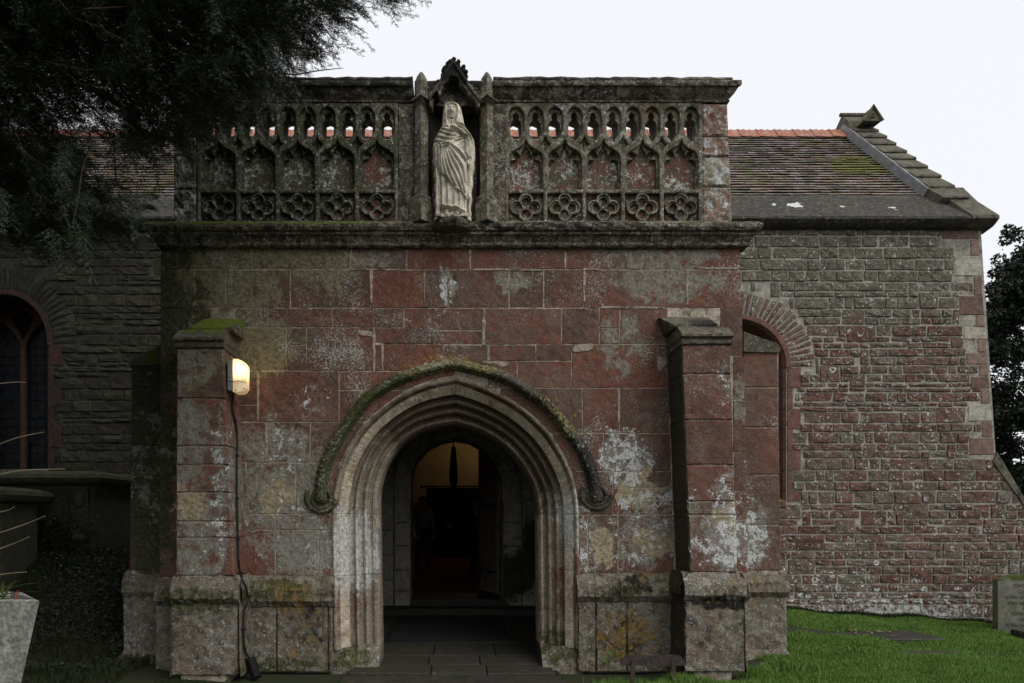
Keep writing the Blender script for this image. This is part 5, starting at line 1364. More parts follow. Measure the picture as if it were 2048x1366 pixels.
    # radiating folds from that hand
    fans = [((897, 300), (912, 322), (927, 345), (931, 372)), ((895, 303), (907, 328), (921, 355), (931, 392)), ((892, 304), (900, 332), (912, 358), (925, 388)), ((889, 305), (894, 334), (903, 360), (912, 380)), ((886, 305), (888, 332), (893, 356), (898, 370)), ((900, 299), (918, 312), (932, 328), (938, 340)), ((884, 304), (883.5, 328), (885, 350))]
    for k, f_ in enumerate(fans):
        seg(list(f_), 2.5, 2.3); seg([(p[0] - 3.2, p[1] + 3.4) for p in f_], -2.4, 1.8)
    for f_ in (((900, 290), (915, 289), (926, 283)), ((898, 294), (914, 296), (929, 292)), ((896, 286), (910, 284), (922, 279))): seg(list(f_), 1.5, 1.3); seg([(p[0], p[1] + 2.6) for p in f_], -1.2, 1.1)
    # the overlay's lower edge from hip to the right knee
    plateau([(876, 300), (936, 296), (938, 402), (932, 404), (923, 392), (911, 386), (901, 374), (892, 360), (879, 353)], 3.6, 1.0)
    seg([(879, 353), (892, 360), (901, 374), (911, 386), (923, 392), (933, 403)], 1.6, 1.4)
    # vertical pleats of the dress
    for x_, a_ in ((884, 1.8), (891, -1.6), (896, 1.5), (903, -1.8), (909, 1.5), (915, -1.6), (920, 1.5), (927, -1.6)):
        top_ = 360 + max(0, (x_ - 884)) * .95; seg([(x_, top_), (x_ + .6, 395), (x_ + 1.2, 421)], a_, 1.7)
    seg([(880, 414), (894, 419), (908, 421), (922, 425), (931, 428)], 2.0, 1.5)
    # hollow under the hem where the feet show
    plateau([(880, 418), (894, 422), (909, 424), (923, 428), (931, 431), (930, 440), (880, 440)], -9, .9)
    blob(893, 430, 5.6, 9, 8.5, 3); blob(914, 431, 5.6, 9, 8.5, 3); blob(891.5, 436, 6, 3.2, 4, 2.5); blob(915.5, 436, 6, 3.2, 4, 2.5)
    for k in range(5): seg([(887.5 + k * 2.2, 434), (887.5 + k * 2.2, 437)], 1.0, .7); seg([(911.5 + k * 2.2, 434), (911.5 + k * 2.2, 437)], 1.0, .7)
    # hanging cloak edges at both sides
    for xs_, amp in ((872, 1.0), (877, -1.2), (938, 1.1), (933.5, -1.3), (942, .6)):
        seg([(xs_, 335), (xs_ + 1.2, 360), (xs_ - 1, 385), (xs_ + 1, 410), (xs_, 434)], amp * 1.6, 1.6)
    # serpentine hem of the cloak at the two sides
    sideL = (np.clip(-ct, 0, 1) ** 3)[None, :]; sideR = (np.clip(ct, 0, 1) ** 3)[None, :]
    wav = np.where(Y > 320, 1.2 * np.sin((Y - 320) / 26 * 2 * np.pi), 0); X = X - sideL * wav + sideR * 1.1 * np.where(Y > 330, np.sin((Y - 330) / 31 * 2 * np.pi), 0)
    for x_, y0_, y1_, a_, w2 in ((880.5, 352, 420, -5, 2.2), (934.5, 326, 432, -5.5, 2.4), (872.5, 345, 432, 1.5, 2), (939.5, 330, 430, 2.0, 2)):
        seg([(x_, y0_), (x_ + 1, (y0_ + y1_) / 2), (x_, y1_)], a_, w2)
    H *= front * np.where(Y < 256, 1.15, 1.55)
    D = Dq + H
    V[..., 0] = (X - 905) * U; V[..., 1] = 6.47 - D * U * 1.0; V[..., 2] = EYE + (1030 - Y) * U
    Fc = []
    ii = np.arange(NZ - 1)[:, None] * NT; jj = np.arange(NT)[None, :]; j2 = (jj + 1) % NT
    Fq = np.stack([ii + jj, ii + NT + jj, ii + NT + j2, ii + j2], -1).reshape(-1, 4)
    vs = V.reshape(-1, 3)
    me_o = bigmesh('figure', vs, Fq, M['statue'], root, True)
    # close the top and the bottom
    bm = bmesh.new(); bm.from_mesh(me_o.data); bmesh.ops.holes_fill(bm, edges=[e for e in bm.edges if e.is_boundary], sides=0); bmesh.ops.recalc_face_normals(bm, faces=bm.faces); bm.to_mesh(me_o.data); bm.free()
    for p_ in me_o.data.polygons: p_.use_smooth = True
    # base with rolled ends
    mb = MB(); V = []; Fc = []; lv = [(443, 36, 23), (440, 37, 24), (437, 36, 23), (435, 33, 21)]
    for (y, a, b) in lv:
        for k in range(28):
            t = 2 * math.pi * k / 28; w_ = 1 + .05 * math.sin(5 * t)
            V.append(((905.5 - 905 + a * math.cos(t) * w_) * U, 6.47 - b * math.sin(t) * w_ * U, ZW(y, 6.45)))
    for i in range(3):
        for k in range(28): Fc.append((i * 28 + k, i * 28 + (k + 1) % 28, (i + 1) * 28 + (k + 1) % 28, (i + 1) * 28 + k))
    Fc.append(tuple(84 + k for k in range(28)))
    mb.add(V, Fc)
    for (x, y, r) in ((877, 437, 4.2), (884, 439, 3.6), (898, 438, 3.8), (905, 436.5, 4.0), (925, 438, 3.6), (932, 437.5, 4.6)):
        mb.tube([((x - 905) * U, 6.47 - 26 * U, ZW(y, 6.45)), ((x - 905) * U, 6.47 - 14 * U, ZW(y - 1, 6.45))], r * U, 9)
    fixn(mb.build('statue_base', M['statue'], root, False))
    mb = MB(); X0 = (903.5 - 905) * U; yy = 6.47 - 27.5 * U; zz = ZW(252, 6.45)
    mb.box(X0 - .004, X0 + .004, yy - .004, yy + .004, zz - .03, zz + .026); mb.box(X0 - .016, X0 + .016, yy - .004, yy + .004, zz + .006, zz + .014)
    mb.build('cross', M['dark'], root)
make_statue()

# ------------------------------------------------------------------ lamp and its cable
lamp = thing('wall_lamp', 'lit bulkhead lamp with grey casing fixed to the left buttress', 'lamp', (-2.0, 6.35, 2.6))
def LP(x, y): return (XW(x, 6.36), ZW(y, 6.36))
xa, xb_ = XW(460.5, 6.36), XW(472, 6.36); xc = XW(497, 6.36)
def rr(x0, x1, y0, y1, z0, z1, ch, name, mat):
    bm = bmesh.new(); bmesh.ops.create_cube(bm, size=1)
    for v in bm.verts: v.co = Vector(((x0 + x1) / 2 + v.co.x * (x1 - x0), (y0 + y1) / 2 + v.co.y * (y1 - y0), (z0 + z1) / 2 + v.co.z * (z1 - z0)))
    bmesh.ops.bevel(bm, geom=bm.edges[:], offset=ch, segments=2, affect='EDGES')
    me = bpy.data.meshes.new(name); bm.to_mesh(me); bm.free(); me.materials.append(mat)
    o = bpy.data.objects.new(name, me); COL.objects.link(o); return adopt(o, lamp)
rr(xa, xb_, 6.27, 6.44, ZW(785, 6.36), ZW(725, 6.36), .008, 'casing', M['lamp_body'])
m, nt, b = newmat('lit_diffuser'); nb = NB(nt)
pos = nb.n('ShaderNodeNewGeometry').outputs['Position']
dd = nb.vmath('LENGTH', nb.vmath('MULTIPLY', nb.vmath('SUBTRACT', pos, (XW(480, 6.36), 6.33, ZW(742, 6.36))), (1, .5, 1)))
nb.l(nb.step(dd, .13, .012, .30, 3.2), b.inputs['Emission Strength']); b.inputs['Emission Color'].default_value = (1, .66, .30, 1); b.inputs['Base Color'].default_value = (.55, .48, .36, 1); b.inputs['Roughness'].default_value = .35
M['diff'] = m
V = []; Fc = []
pr = [(xb_ + .001, 722, 787), (xb_ + .04, 722.5, 786), (XW(491, 6.36), 726, 785), (xc, 735, 777), (xc, 752, 765)]
sec = [(xb_, 722, 787, .085), (XW(481, 6.36), 722, 787, .083), (XW(490, 6.36), 725.5, 785, .068), (xc - .004, 734, 779, .045), (xc, 744, 770, .02)]
for (x, ya, yb2, hy_) in sec:
    for (sy, yy) in ((-1, ya), (1, ya), (1, yb2), (-1, yb2)): V.append((x, 6.355 + sy * hy_, ZW(yy, 6.36)))
for i in range(4):
    for k in range(4): Fc.append((i * 4 + k, i * 4 + (k + 1) % 4, (i + 1) * 4 + (k + 1) % 4, (i + 1) * 4 + k))
Fc.append((16, 17, 18, 19)); fixn(mesh('diffuser', V, Fc, M['diff'], lamp))
mb = MB()
for dx in (.0, .03, .06): pass
mb.tube([(xa, 6.268, ZW(766, 6.36)), (xb_ + .01, 6.266, ZW(767, 6.36)), (xb_ + .045, 6.264, ZW(766, 6.36)), (xb_ + .085, 6.28, ZW(766.5, 6.36)), (xc, 6.32, ZW(768, 6.36))], .0022, 5)
mb.ball((xb_ + .05, 6.262, ZW(766, 6.36)), .006, 6, 5); mb.build('retaining_wire', M['black_rubber'], lamp)
mb = MB(); mb.tube([(XW(465, 6.36), 6.262, ZW(756, 6.36)), (XW(465, 6.36), 6.274, ZW(756, 6.36))], .014, 10); mb.build('cover_plug', M['lamp_body'], lamp)
mb = MB()
for (x, y) in ((492, 732), (493, 780), (477, 784)): mb.ball((XW(x, 6.36), 6.285 if x > 480 else 6.27, ZW(y, 6.36)), .006, 6, 5)
mb.build('screw', M['iron'], lamp)
pl = bpy.data.lights.new('bulb_light', 'POINT'); pl.energy = .7; pl.color = (1, .58, .22); pl.shadow_soft_size = .05
po = bpy.data.objects.new('bulb_light', pl); COL.objects.link(po); po.parent = lamp; po.location = Vector((xc + .05, 6.36, ZW(752, 6.36))) - lamp.location
# cable
def cabx(y):
    return (XW(447 + 22 * (y - 697) / 455, 6.25) if y < 1148 else (XW(478, 6.2) + (.028 if 1160 < y < 1212 else .0))) + .014
pts = []
for (x, y) in ((466, 786), (467, 800), (465, 818), (470, 840), (474, 862), (475, 893), (474, 960), (475, 1040), (477, 1118), (480, 1140), (484, 1156), (492, 1176), (495, 1192), (494, 1208), (488, 1224), (487, 1260), (488, 1290), (492, 1306), (500, 1318)):
    X_ = cabx(y); zc_ = min(6.6, max(6.16, X_ * F / (x - 905))); pts.append((905 + X_ * F / zc_, y, zc_))
cab = thing('power_cable', 'black cable running down the left buttress from the lamp', 'cable', (-2.0, 6.5, 0))
mb = MB(); c3 = crv([P(*p) for p in pts], 90); mb.tube([tuple(p) for p in c3], .0095, 7); mb.build('sheath', M['black_rubber'], cab, True)
for i in (9, 20, 33, 45, 56, 66, 76, 82):
    mb = MB(); p = c3[i]; mb.box(p[0] - .017, p[0] + .017, p[1] - .014, p[1] + .012, p[2] - .009, p[2] + .009); mb.build('cable_clip', M['black_rubber'], cab)
mb = MB(); a, b2 = Vector(P(500, 1316, 6.42)), Vector(P(513, 1356, 6.36)); n = 40
mb.tube([a.lerp(b2, i / n) for i in range(n + 1)], [.048 if i % 3 else .038 for i in range(n + 1)], 12); mb.build('corrugated_conduit', M['black_rubber'], cab)

# ------------------------------------------------------------------ boot scraper
bs = thing('boot_scraper', 'rusty iron boot scraper standing in the grass by the porch wall', 'boot scraper', (1.75, 6.12, 0))
zs = 6.12; V = []; pl_ = [(1240, 1331), (1242, 1322), (1250, 1312), (1262, 1309), (1290, 1311), (1320, 1311), (1345, 1309), (1360, 1311), (1368, 1320), (1370, 1331)]
mb = MB(); mb.prism([(XW(x, zs), ZW(y, zs)) for x, y in pl_], 'y', zs - .008, zs + .008); o = fixn(mb.build('blade', M['rust'], bs))
for x in (1264, 1345):
    mb = MB(); mb.prism([(XW(x - 4, zs), ZW(1326, zs)), (XW(x, zs), ZW(1319, zs)), (XW(x + 4, zs), ZW(1326, zs)), (XW(x + 4.5, zs), -.1), (XW(x - 5, zs), -.1)], 'y', zs - .03, zs - .009); fixn(mb.build('leg', M['rust'], bs))

# white box inside the porch
mb = MB(); mb.box(XW(1077, 9.9), XW(1084, 9.9), 9.85, 9.95, ZW(1181, 9.9), ZW(1150, 9.9)); o = mb.build('junction_box', M['whitebox']); tag(o, 'small white box low on the right inside wall of the porch', 'box')

# ------------------------------------------------------------------ headstone, slabs
ZH = 9.3
hs = thing('headstone', 'grey upright headstone with cut inscription on the grass at the right', 'headstone', (7.5, ZH, -.12))
x0, x1 = XW(1996, ZH), XW(2118, ZH); prf = []
for k in range(21):
    u = k / 20; prf.append((x0 + (x1 - x0) * u, ZW(1160, ZH) + .075 * math.sin(math.pi * u) ** .8))
prf = [(x0, -.3)] + prf + [(x1, -.3)]
mb = MB(); mb.prism(prf, 'y', ZH, ZH + .10); o = fixn(mb.build('slab', M['grave'], hs))
bm = bmesh.new(); bm.from_mesh(o.data); bmesh.ops.bevel(bm, geom=[e for e in bm.edges], offset=.005, segments=1, affect='EDGES'); bm.to_mesh(o.data); bm.free()
txt = [("ESME TILLEY", 1172, 2042), ("GERRISH", 1184, 2050), ("BORN SEPT. 22ND 1881", 1195, 2054), ("DIED MAY 12TH 1941", 1207, 2054), ("AND", 1217, 2036), ("HERBERT VICTOR", 1228, 2049), ("GERRISH", 1239, 2050), ("BORN JUNE 18TH 1880", 1251, 2054)]
for (t, y, x) in txt:
    fc = bpy.data.curves.new('inscription', 'FONT'); fc.body = t; fc.size = .066; fc.align_x = 'CENTER'; fc.align_y = 'CENTER'; fc.extrude = .001
    fo = bpy.data.objects.new('inscription', fc); COL.objects.link(fo)
    dg = bpy.context.evaluated_depsgraph_get(); dg.update(); me = bpy.data.meshes.new_from_object(fo.evaluated_get(dg)); bpy.data.objects.remove(fo)
    me.transform(Matrix.Translation((XW(2057, ZH), ZH - .001, ZW(y, ZH))) @ Matrix.Rotation(R(90), 4, 'X') @ Matrix.Diagonal((.9 if len(t) > 12 else 1.1, 1, 1, 1)))
    me.materials.clear(); me.materials.append(M['letters']); me.name = 'inscription'
    io = bpy.data.objects.new('inscription', me); COL.objects.link(io); adopt(io, hs)
mb = MB(); mb.box(XW(2040, 8.9), XW(2100, 8.9), 8.82, 9.05, -.25, ZW(1262, 8.9)); o = mb.build('grave_vase', M['eaves']); tag(o, 'small dark stone block in the grass before the headstone', 'grave marker')
def ledger(label, x0, x1, y0, y1, z):
    mb = MB(); mb.box(x0, x1, y0, y1, z - .2, z); o = mb.build('ledger_stone', M['paving']); tag(o, label, 'grave slab')
    bm = bmesh.new(); bm.from_mesh(o.data); bmesh.ops.bevel(bm, geom=bm.edges[:], offset=.01, segments=1, affect='EDGES'); bm.to_mesh(o.data); bm.free(); return o
ledger('dark flat grave slab sunk in the lawn with fallen leaves on it', 3.75, 5.75, 8.15, 8.75, gz(4.7, 8.4) - .004)
ledger('narrow grave slab sunk in the lawn, nearly grown over', 4.0, 5.3, 7.32, 7.46, gz(4.7, 7.4) + .0)
ledger('short grave slab edge showing in the lawn before the headstone', 5.5, 6.4, 7.5, 7.60, gz(6.0, 7.55) + .0)
for i in range(13):
    x, y = rng.uniform(3.9, 5.6), rng.uniform(8.2, 8.7); z = gz(4.7, 8.4) + .009; a = rng.uniform(0, 6.28); l, w_ = rng.uniform(.04, .07), rng.uniform(.015, .025)
    ca, sa = math.cos(a), math.sin(a)
    V = [(x - ca * l, y - sa * l, z), (x - sa * w_, y + ca * w_, z + .012), (x + ca * l, y + sa * l, z + .004), (x + sa * w_, y - ca * w_, z + .01)]
    o = mesh('fallen_leaf', V, [(0, 1, 2), (0, 2, 3)], M['deadleaf']); tag(o, 'small yellow-brown fallen leaf lying on the dark grave slab', 'leaf', 'fallen leaves on the grave slab')

# ------------------------------------------------------------------ chest tombs, planter
def tomb(label, xr, yf, yb2, ztop, zbot, ln, ov=.14):
    t = thing('chest_tomb', label, 'tomb', (xr - ln / 2, yf, zbot))
    b = MB(); b.prism([(yf, zbot + .12), (yf, ztop - .16), (yb2, ztop - .16), (yb2, zbot + .12)], 'x', xr - ln, xr); fixn(b.build('chest', M['tomb'], t))
    V = []; Fc = []
    pr = [(0, 0), (.10, .03), (ov, .06), (ov + .02, .10), (ov, .15), (.0, .19), (-.25, .21)]
    for (o_, z) in pr: V += [(xr - ln - o_, yf - o_, ztop - .16 + z), (xr + o_, yf - o_, ztop - .16 + z), (xr + o_, yb2 + o_, ztop - .16 + z), (xr - ln - o_, yb2 + o_, ztop - .16 + z)]
    for i in range(len(pr) - 1):
        for k in range(4): Fc.append((i * 4 + k, i * 4 + (k + 1) % 4, i * 4 + 4 + (k + 1) % 4, i * 4 + 4 + k))
    Fc.append(tuple(len(V) - 4 + k for k in range(4))); Fc.append((0, 1, 2, 3)); fixn(mesh('lid', V, Fc, M['tomb'], t))
    V = []; Fc = []; pr = [(.16, 0), (.16, .05), (.08, .10), (.02, .13)]
    for (o_, z) in pr: V += [(xr - ln - o_, yf - o_, zbot + z), (xr + o_, yf - o_, zbot + z), (xr + o_, yb2 + o_, zbot + z), (xr - ln - o_, yb2 + o_, zbot + z)]
    for i in range(3):
        for k in range(4): Fc.append((i * 4 + k, i * 4 + (k + 1) % 4, i * 4 + 4 + (k + 1) % 4, i * 4 + 4 + k))
    Fc.append((12, 13, 14, 15)); fixn(mesh('plinth', V, Fc, M['tomb'], t))
    x = xr - .07
    while x > xr - ln + .2:
        b = MB(); b.box(x - .22, x, yf - .035, yf + .01, zbot + .14, ztop - .17); b.build('pilaster', M['tomb'], t)
        b = MB(); b.box(x - .60, x - .26, yf - .012, yf + .01, zbot + .2, ztop - .24); b.build('panel', M['tomb'], t)
        b = MB(); b.ball((x - .11, yf - .05, zbot + .34), (.10, .04, .06), 10, 8); b.ball((x - .11, yf - .045, ztop - .35), (.07, .03, .09), 10, 8); b.build('carved_boss', M['tomb'], t, True)
        x -= .85
tomb('mossy chest tomb with overhanging lid below the church window', XW(205, 9.2), 9.0, 10.0, ZW(948, 9.1), gz(-5.2, 9.1) - .12, 2.0)
tomb('smaller dark chest tomb at the left edge in front of the other', XW(35, 8.4), 8.1, 8.8, ZW(980, 8.2), gz(-5.6, 8.2) - .3, 1.6, .12)

plz = 4.3
pt_ = thing('planter', 'tapered grey concrete planter with strap-leaved plant at the bottom left', 'planter', (-3.0, plz + .3, 0))
V = []; Fc = []; zt_, zb_ = ZW(1204, plz), -.02
xt, xb2 = XW(78, plz), XW(-14, plz)
lv = [(xb2, zb_, .13), (xt, zt_ - .01, 0), (xt + .004, zt_ + .006, -.004), (xt - .04, zt_ + .01, .04), (xt - .05, zt_ - .08, .05)]
def prof_p(u):
    return u
for (x, z, ins) in lv:
    nn_ = 6
    xl_ = -3.35 - (x - xt) * 1.0
    for i in range(nn_): V.append((xl_ + (x - xl_) * i / (nn_ - 1), plz + ins, z + nrg.uniform(-.004, .004)))
    for i in range(nn_): V.append((x - .42 - (x - .42 - xl_) * i / (nn_ - 1), plz + .5 - ins, z + nrg.uniform(-.004, .004)))
for i in range(len(lv) - 1):
    for k in range(12): Fc.append((i * 12 + k, i * 12 + (k + 1) % 12, (i + 1) * 12 + (k + 1) % 12, (i + 1) * 12 + k))
fixn(mesh('pot', V, Fc, M['planter'], pt_))
mb = MB(); mb.box(-3.3, xt - .46, plz + .05, plz + .44, zt_ - .1, zt_ - .03); mb.build('compost', M['soil'], pt_)
def strap(p0, p1, droop, w, mat, name='leaf', par_=None):
    p0, p1 = Vector(p0), Vector(p1); n = 8; V = []; Fc = []; sd = (p1 - p0).cross(Vector((0, 0, 1))).normalized() * .5 + Vector((0, -.5, .4)); sd.normalize()
    for i in range(n + 1):
        t = i / n; p = p0.lerp(p1, t) + Vector((0, 0, droop * math.sin(math.pi * t))); ww = w * (math.sin(math.pi * (.12 + .88 * t)) ** .6 if t < 1 else 0) * (1 - t * .3)
        V += [p - sd * ww, p + sd * ww]
    for i in range(n): Fc.append((2 * i, 2 * i + 1, 2 * i + 3, 2 * i + 2))
    return mesh(name, V, Fc, mat, par_)
base = (-2.95, plz + .25, zt_ - .02)
for (x, y, d_, w_, mt) in ((112, 1168, .05, .013, 'strap'), (92, 1184, .03, .010, 'strap'), (48, 1165, .06, .012, 'strap'), (20, 1150, .05, .012, 'strap'), (70, 1194, .02, .008, 'strap'), (30, 1172, .04, .010, 'deadleaf'), (60, 1176, .05, .006, 'deadleaf'), (-20, 1120, .03, .012, 'strap'), (8, 1160, .03, .011, 'strap'), (84, 1200, .02, .006, 'deadleaf')):
    strap((base[0] + rng.uniform(-.15, .1), base[1] - .12, base[2]), P(x, y, plz + .02 + rng.uniform(0, .2)), d_, w_, M[mt], par_=pt_)
for (x, y) in ((18, 1206), (30, 1198), (26, 1210), (34, 1192)): strap(P(x, y + 6, plz + .03), P(x + rng.uniform(-6, 6), y - 12, plz + .03), .01, .012, M['redleaf'], 'withered_leaf', pt_)
tw = thing('dead_stems', 'thin pale dead stems leaning in from the left edge', 'stems', (-3.3, 4.2, .8))
for (a, b_, c_) in (((-60, 775), (20, 765), (52, 765)), ((-70, 920), (20, 880), (88, 864)), ((-60, 975), (20, 944), (130, 938)), ((-60, 1035), (10, 1022), (28, 1014)), ((-60, 1085), (40, 1052), (90, 1032)), ((-60, 1120), (20, 1090), (58, 1074)), ((-60, 1160), (10, 1148), (54, 1144))):
    mb = MB(); c3 = crv([P(a[0], a[1], 4.25), P(b_[0], b_[1], 4.2), P(c_[0], c_[1], 4.15)], 12); mb.tube([tuple(p) for p in c3], list(np.linspace(.0045, .002, 12)), 5); mb.build('stem', M['twig'], tw)
    # down to the pot
for k in range(3):
    mb = MB(); mb.tube([(-3.15, 4.6, .75), (-3.2 - .05 * k, 4.4, 1.1 + .2 * k), P(-60, 775 + k * 145, 4.25)], [.006, .005, .004], 5); mb.build('stem', M['twig'], tw)

# ------------------------------------------------------------------ people inside the church
M['skin'] = plain('skin', (.42, .26, .19), .6, .05, 10)
M['jacket'] = plain('grey_jacket', (.24, .26, .29), .7, .1, 10)
M['trouser'] = plain('grey_trousers', (.07, .065, .07), .8, .1, 10)
M['suit'] = plain('black_suit', (.012, .012, .014), .8, .1, 10)
M['brown'] = plain('brown_coat', (.05, .03, .022), .8, .1, 10)
M['hairg'] = plain('grey_hair', (.12, .10, .09), .8, .2, 40)
M['haird'] = plain('dark_hair', (.012, .010, .009), .7, .2, 40)
M['paper'] = plain('white_paper', (.75, .74, .70), .8, .02, 4)
def skin(name, joints, edges, rad, mat, parent, sub=1):
    me = bpy.data.meshes.new('tmp'); me.from_pydata(joints, edges, []); o = bpy.data.objects.new('tmp', me); COL.objects.link(o)
    md = o.modifiers.new('s', 'SKIN'); md.use_smooth_shade = True
    sv = me.skin_vertices[0].data
    for i, r in enumerate(rad): sv[i].radius = (r, r) if not isinstance(r, tuple) else r
    sv[0].use_root = True
    s2 = o.modifiers.new('u', 'SUBSURF'); s2.levels = sub; s2.render_levels = sub
    dg = bpy.context.evaluated_depsgraph_get(); dg.update(); m2 = bpy.data.meshes.new_from_object(o.evaluated_get(dg)); bpy.data.objects.remove(o)
    m2.materials.clear(); m2.materials.append(mat); m2.name = name
    m2.polygons.foreach_set('use_smooth', [True] * len(m2.polygons))
    return adopt_link(name, m2, parent)
def adopt_link(name, me, parent):
    o = bpy.data.objects.new(name, me); COL.objects.link(o); return adopt(o, parent)
def person(label, x, y, z0, H, yaw, lean, armL, armR, mats, hair, stance=.09):
    """armL/armR: (elbow, hand) offsets from the shoulder in body units (x right of viewer, y to viewer, z)"""
    t = thing('person', label, 'person', (x, y, z0)); ca, sa = math.cos(yaw), math.sin(yaw)
    def w(px_, py_, pz_):   # body units (height 1) to place, leaning sideways above the hips
        if pz_ > .52: px_ += lean[0] * (pz_ - .52); py_ += lean[1] * (pz_ - .52)
        return (x + H * (px_ * ca - py_ * sa), y - H * (py_ * ca + px_ * sa), z0 + H * pz_)
    J = {'pel': (0, 0, .53), 'wai': (0, 0, .62), 'che': (0, .01, .73), 'neck': (0, 0, .83), 'chin': (0, .015, .875), 'head': (0, .02, .925), 'top': (0, .012, .965)}
    for sd, nm, arm in ((-1, 'L', armL), (1, 'R', armR)):
        J['sh' + nm] = (sd * .105, 0, .80); J['el' + nm] = tuple(a + b for a, b in zip(J['sh' + nm], arm[0])); J['wr' + nm] = tuple(a + b for a, b in zip(J['sh' + nm], arm[1]))
        J['hip' + nm] = (sd * .05, 0, .50); J['kn' + nm] = (sd * stance * .75, .012, .28); J['an' + nm] = (sd * stance, -.005, .045); J['toe' + nm] = (sd * (stance + .01), .075, .018)
    K = list(J); Wp = {k: w(*J[k]) for k in K}
    E = [('pel', 'wai'), ('wai', 'che'), ('che', 'neck'), ('neck', 'chin'), ('chin', 'head'), ('head', 'top')]
    rad = {'pel': .072, 'wai': .066, 'che': .078, 'neck': .033, 'chin': .042, 'head': .054, 'top': .036}
    for nm in 'LR':
        E += [('che', 'sh' + nm), ('sh' + nm, 'el' + nm), ('el' + nm, 'wr' + nm), ('pel', 'hip' + nm), ('hip' + nm, 'kn' + nm), ('kn' + nm, 'an' + nm), ('an' + nm, 'toe' + nm)]
        rad.update({'sh' + nm: .034, 'el' + nm: .023, 'wr' + nm: .015, 'hip' + nm: .045, 'kn' + nm: .031, 'an' + nm: .02, 'toe' + nm: .018})
    idx = {k: i for i, k in enumerate(K)}
    pts = [Wp[k] for k in K]; rd = [rad[k] * H for k in K]; ed = [(idx[a], idx[b]) for a, b in E]
    for nm in 'LR':       # palm and fingers
        wr = Vector(Wp['wr' + nm]); d = (wr - Vector(Wp['el' + nm])).normalized(); sdv = d.cross(Vector((0, 1, 0))).normalized()
        pts.append(tuple(wr + d * .045 * H)); rd.append(.017 * H); ip = len(pts) - 1; ed.append((idx['wr' + nm], ip))
        for q_, (o_, l_) in enumerate(((-.018, .040), (-.006, .048), (.006, .046), (.018, .036))):
            pts.append(tuple(wr + d * (.05 + l_) * H + sdv * o_ * H)); rd.append(.0055 * H); ed.append((ip, len(pts) - 1))
        pts.append(tuple(wr + d * .045 * H + sdv * .035 * H)); rd.append(.006 * H); ed.append((idx['wr' + nm], len(pts) - 1))
    skin('body', pts, ed, rd, M['skin'], t)
    def sub(nm, ks, es, sc, mat):
        ii = {k: i for i, k in enumerate(ks)}; skin(nm, [Wp[k] for k in ks], [(ii[a], ii[b]) for a, b in es], [rad[k] * H * sc(k) for k in ks], mat, t)
    sub('jacket', ['wai', 'pel', 'che', 'shL', 'elL', 'wrL', 'shR', 'elR', 'wrR'], [('wai', 'pel'), ('wai', 'che'), ('che', 'shL'), ('shL', 'elL'), ('elL', 'wrL'), ('che', 'shR'), ('shR', 'elR'), ('elR', 'wrR')], lambda k: 1.35 if k[:2] in ('sh', 'el', 'wr') else 1.22, mats[0])
    sub('trousers', ['pel', 'hipL', 'knL', 'anL', 'hipR', 'knR', 'anR'], [('pel', 'hipL'), ('hipL', 'knL'), ('knL', 'anL'), ('pel', 'hipR'), ('hipR', 'knR'), ('knR', 'anR')], lambda k: 1.3 if k[:2] != 'an' else 1.7, mats[1])
    for nm in 'LR':
        mb = MB(); a = Wp['an' + nm]; b = Wp['toe' + nm]; mb.ball(((a[0] + b[0]) / 2, (a[1] + b[1]) / 2, z0 + .03 * H), (.033 * H, .075 * H, .028 * H), 10, 8); mb.build('shoe', M['suit'], t, True)
    h = Vector(Wp['head']); mb = MB(); mb.ball(tuple(h + Vector((0, .018 * H, .014 * H))), (.056 * H, .056 * H, .055 * H), 12, 9); mb.build('hair', hair, t, True)
    mb = MB(); fy = Vector(w(0, .02 + .056, .915)); mb.ball(tuple(fy), (.008 * H, .012 * H, .014 * H), 8, 6); mb.build('nose', M['skin'], t, True)
    for sd in (-1, 1):
        mb = MB(); mb.ball(w(sd * .02, .02 + .048, .93), .006 * H, 8, 6); mb.build('eye', M['haird'], t, True)
        mb = MB(); mb.ball(w(sd * .054, .015, .92), (.006 * H, .012 * H, .018 * H), 8, 6); mb.build('ear', M['skin'], t, True)
    mb = MB(); mb.ball(w(0, .02 + .045, .893), (.016 * H, .006 * H, .004 * H), 8, 6); mb.build('mouth', M['brown'], t, True)
    return t, w
ZI = .212
person('man in grey zipped jacket standing at left on the red carpet inside', XW(846, 16.4), 16.4, ZI, 1.70, .35, (0, 0), ((-.02, 0, -.17), (-.01, .03, -.32)), ((.045, 0, -.17), (.06, .03, -.32)), (M['jacket'], M['trouser']), M['hairg'])
pq, wq = person('man in black suit leaning out from behind the inner door, one arm stretched out', XW(958, 15.6), 15.6, ZI, 1.70, -.1, (-.16, .05), ((-.13, .08, -.12), (-.26, .12, -.20)), ((.04, .0, -.17), (-.04, .10, -.27)), (M['suit'], M['suit']), M['haird'])
mb = MB(); c = wq(-.01, .16, .55); mb.add([(c[0] - .05, c[1], c[2] - .13), (c[0] + .09, c[1], c[2] - .12), (c[0] + .10, c[1] - .03, c[2] + .13), (c[0] - .06, c[1] - .03, c[2] + .14)], [(0, 1, 2, 3)])
o = mb.build('paper_sheet', M['paper']); tag(o, 'white paper sheet held by the man in the black suit', 'paper')
person('person in dark brown coat standing behind the suited man and the door', XW(970, 16.6), 16.6, ZI, 1.78, .2, (0, 0), ((-.03, 0, -.17), (-.02, .03, -.32)), ((.03, 0, -.17), (.02, .03, -.32)), (M['brown'], M['suit']), M['haird'])
lec = thing('lectern', 'brown wooden lectern half hidden by the left jamb of the inner doorway', 'lectern', (XW(826, 13.5), 13.5, .212))
X = XW(824, 13.5)
mb = MB(); mb.box(X - .16, X + .05, 13.4, 13.6, .22, .95); mb.build('post', M['woodin'], lec)
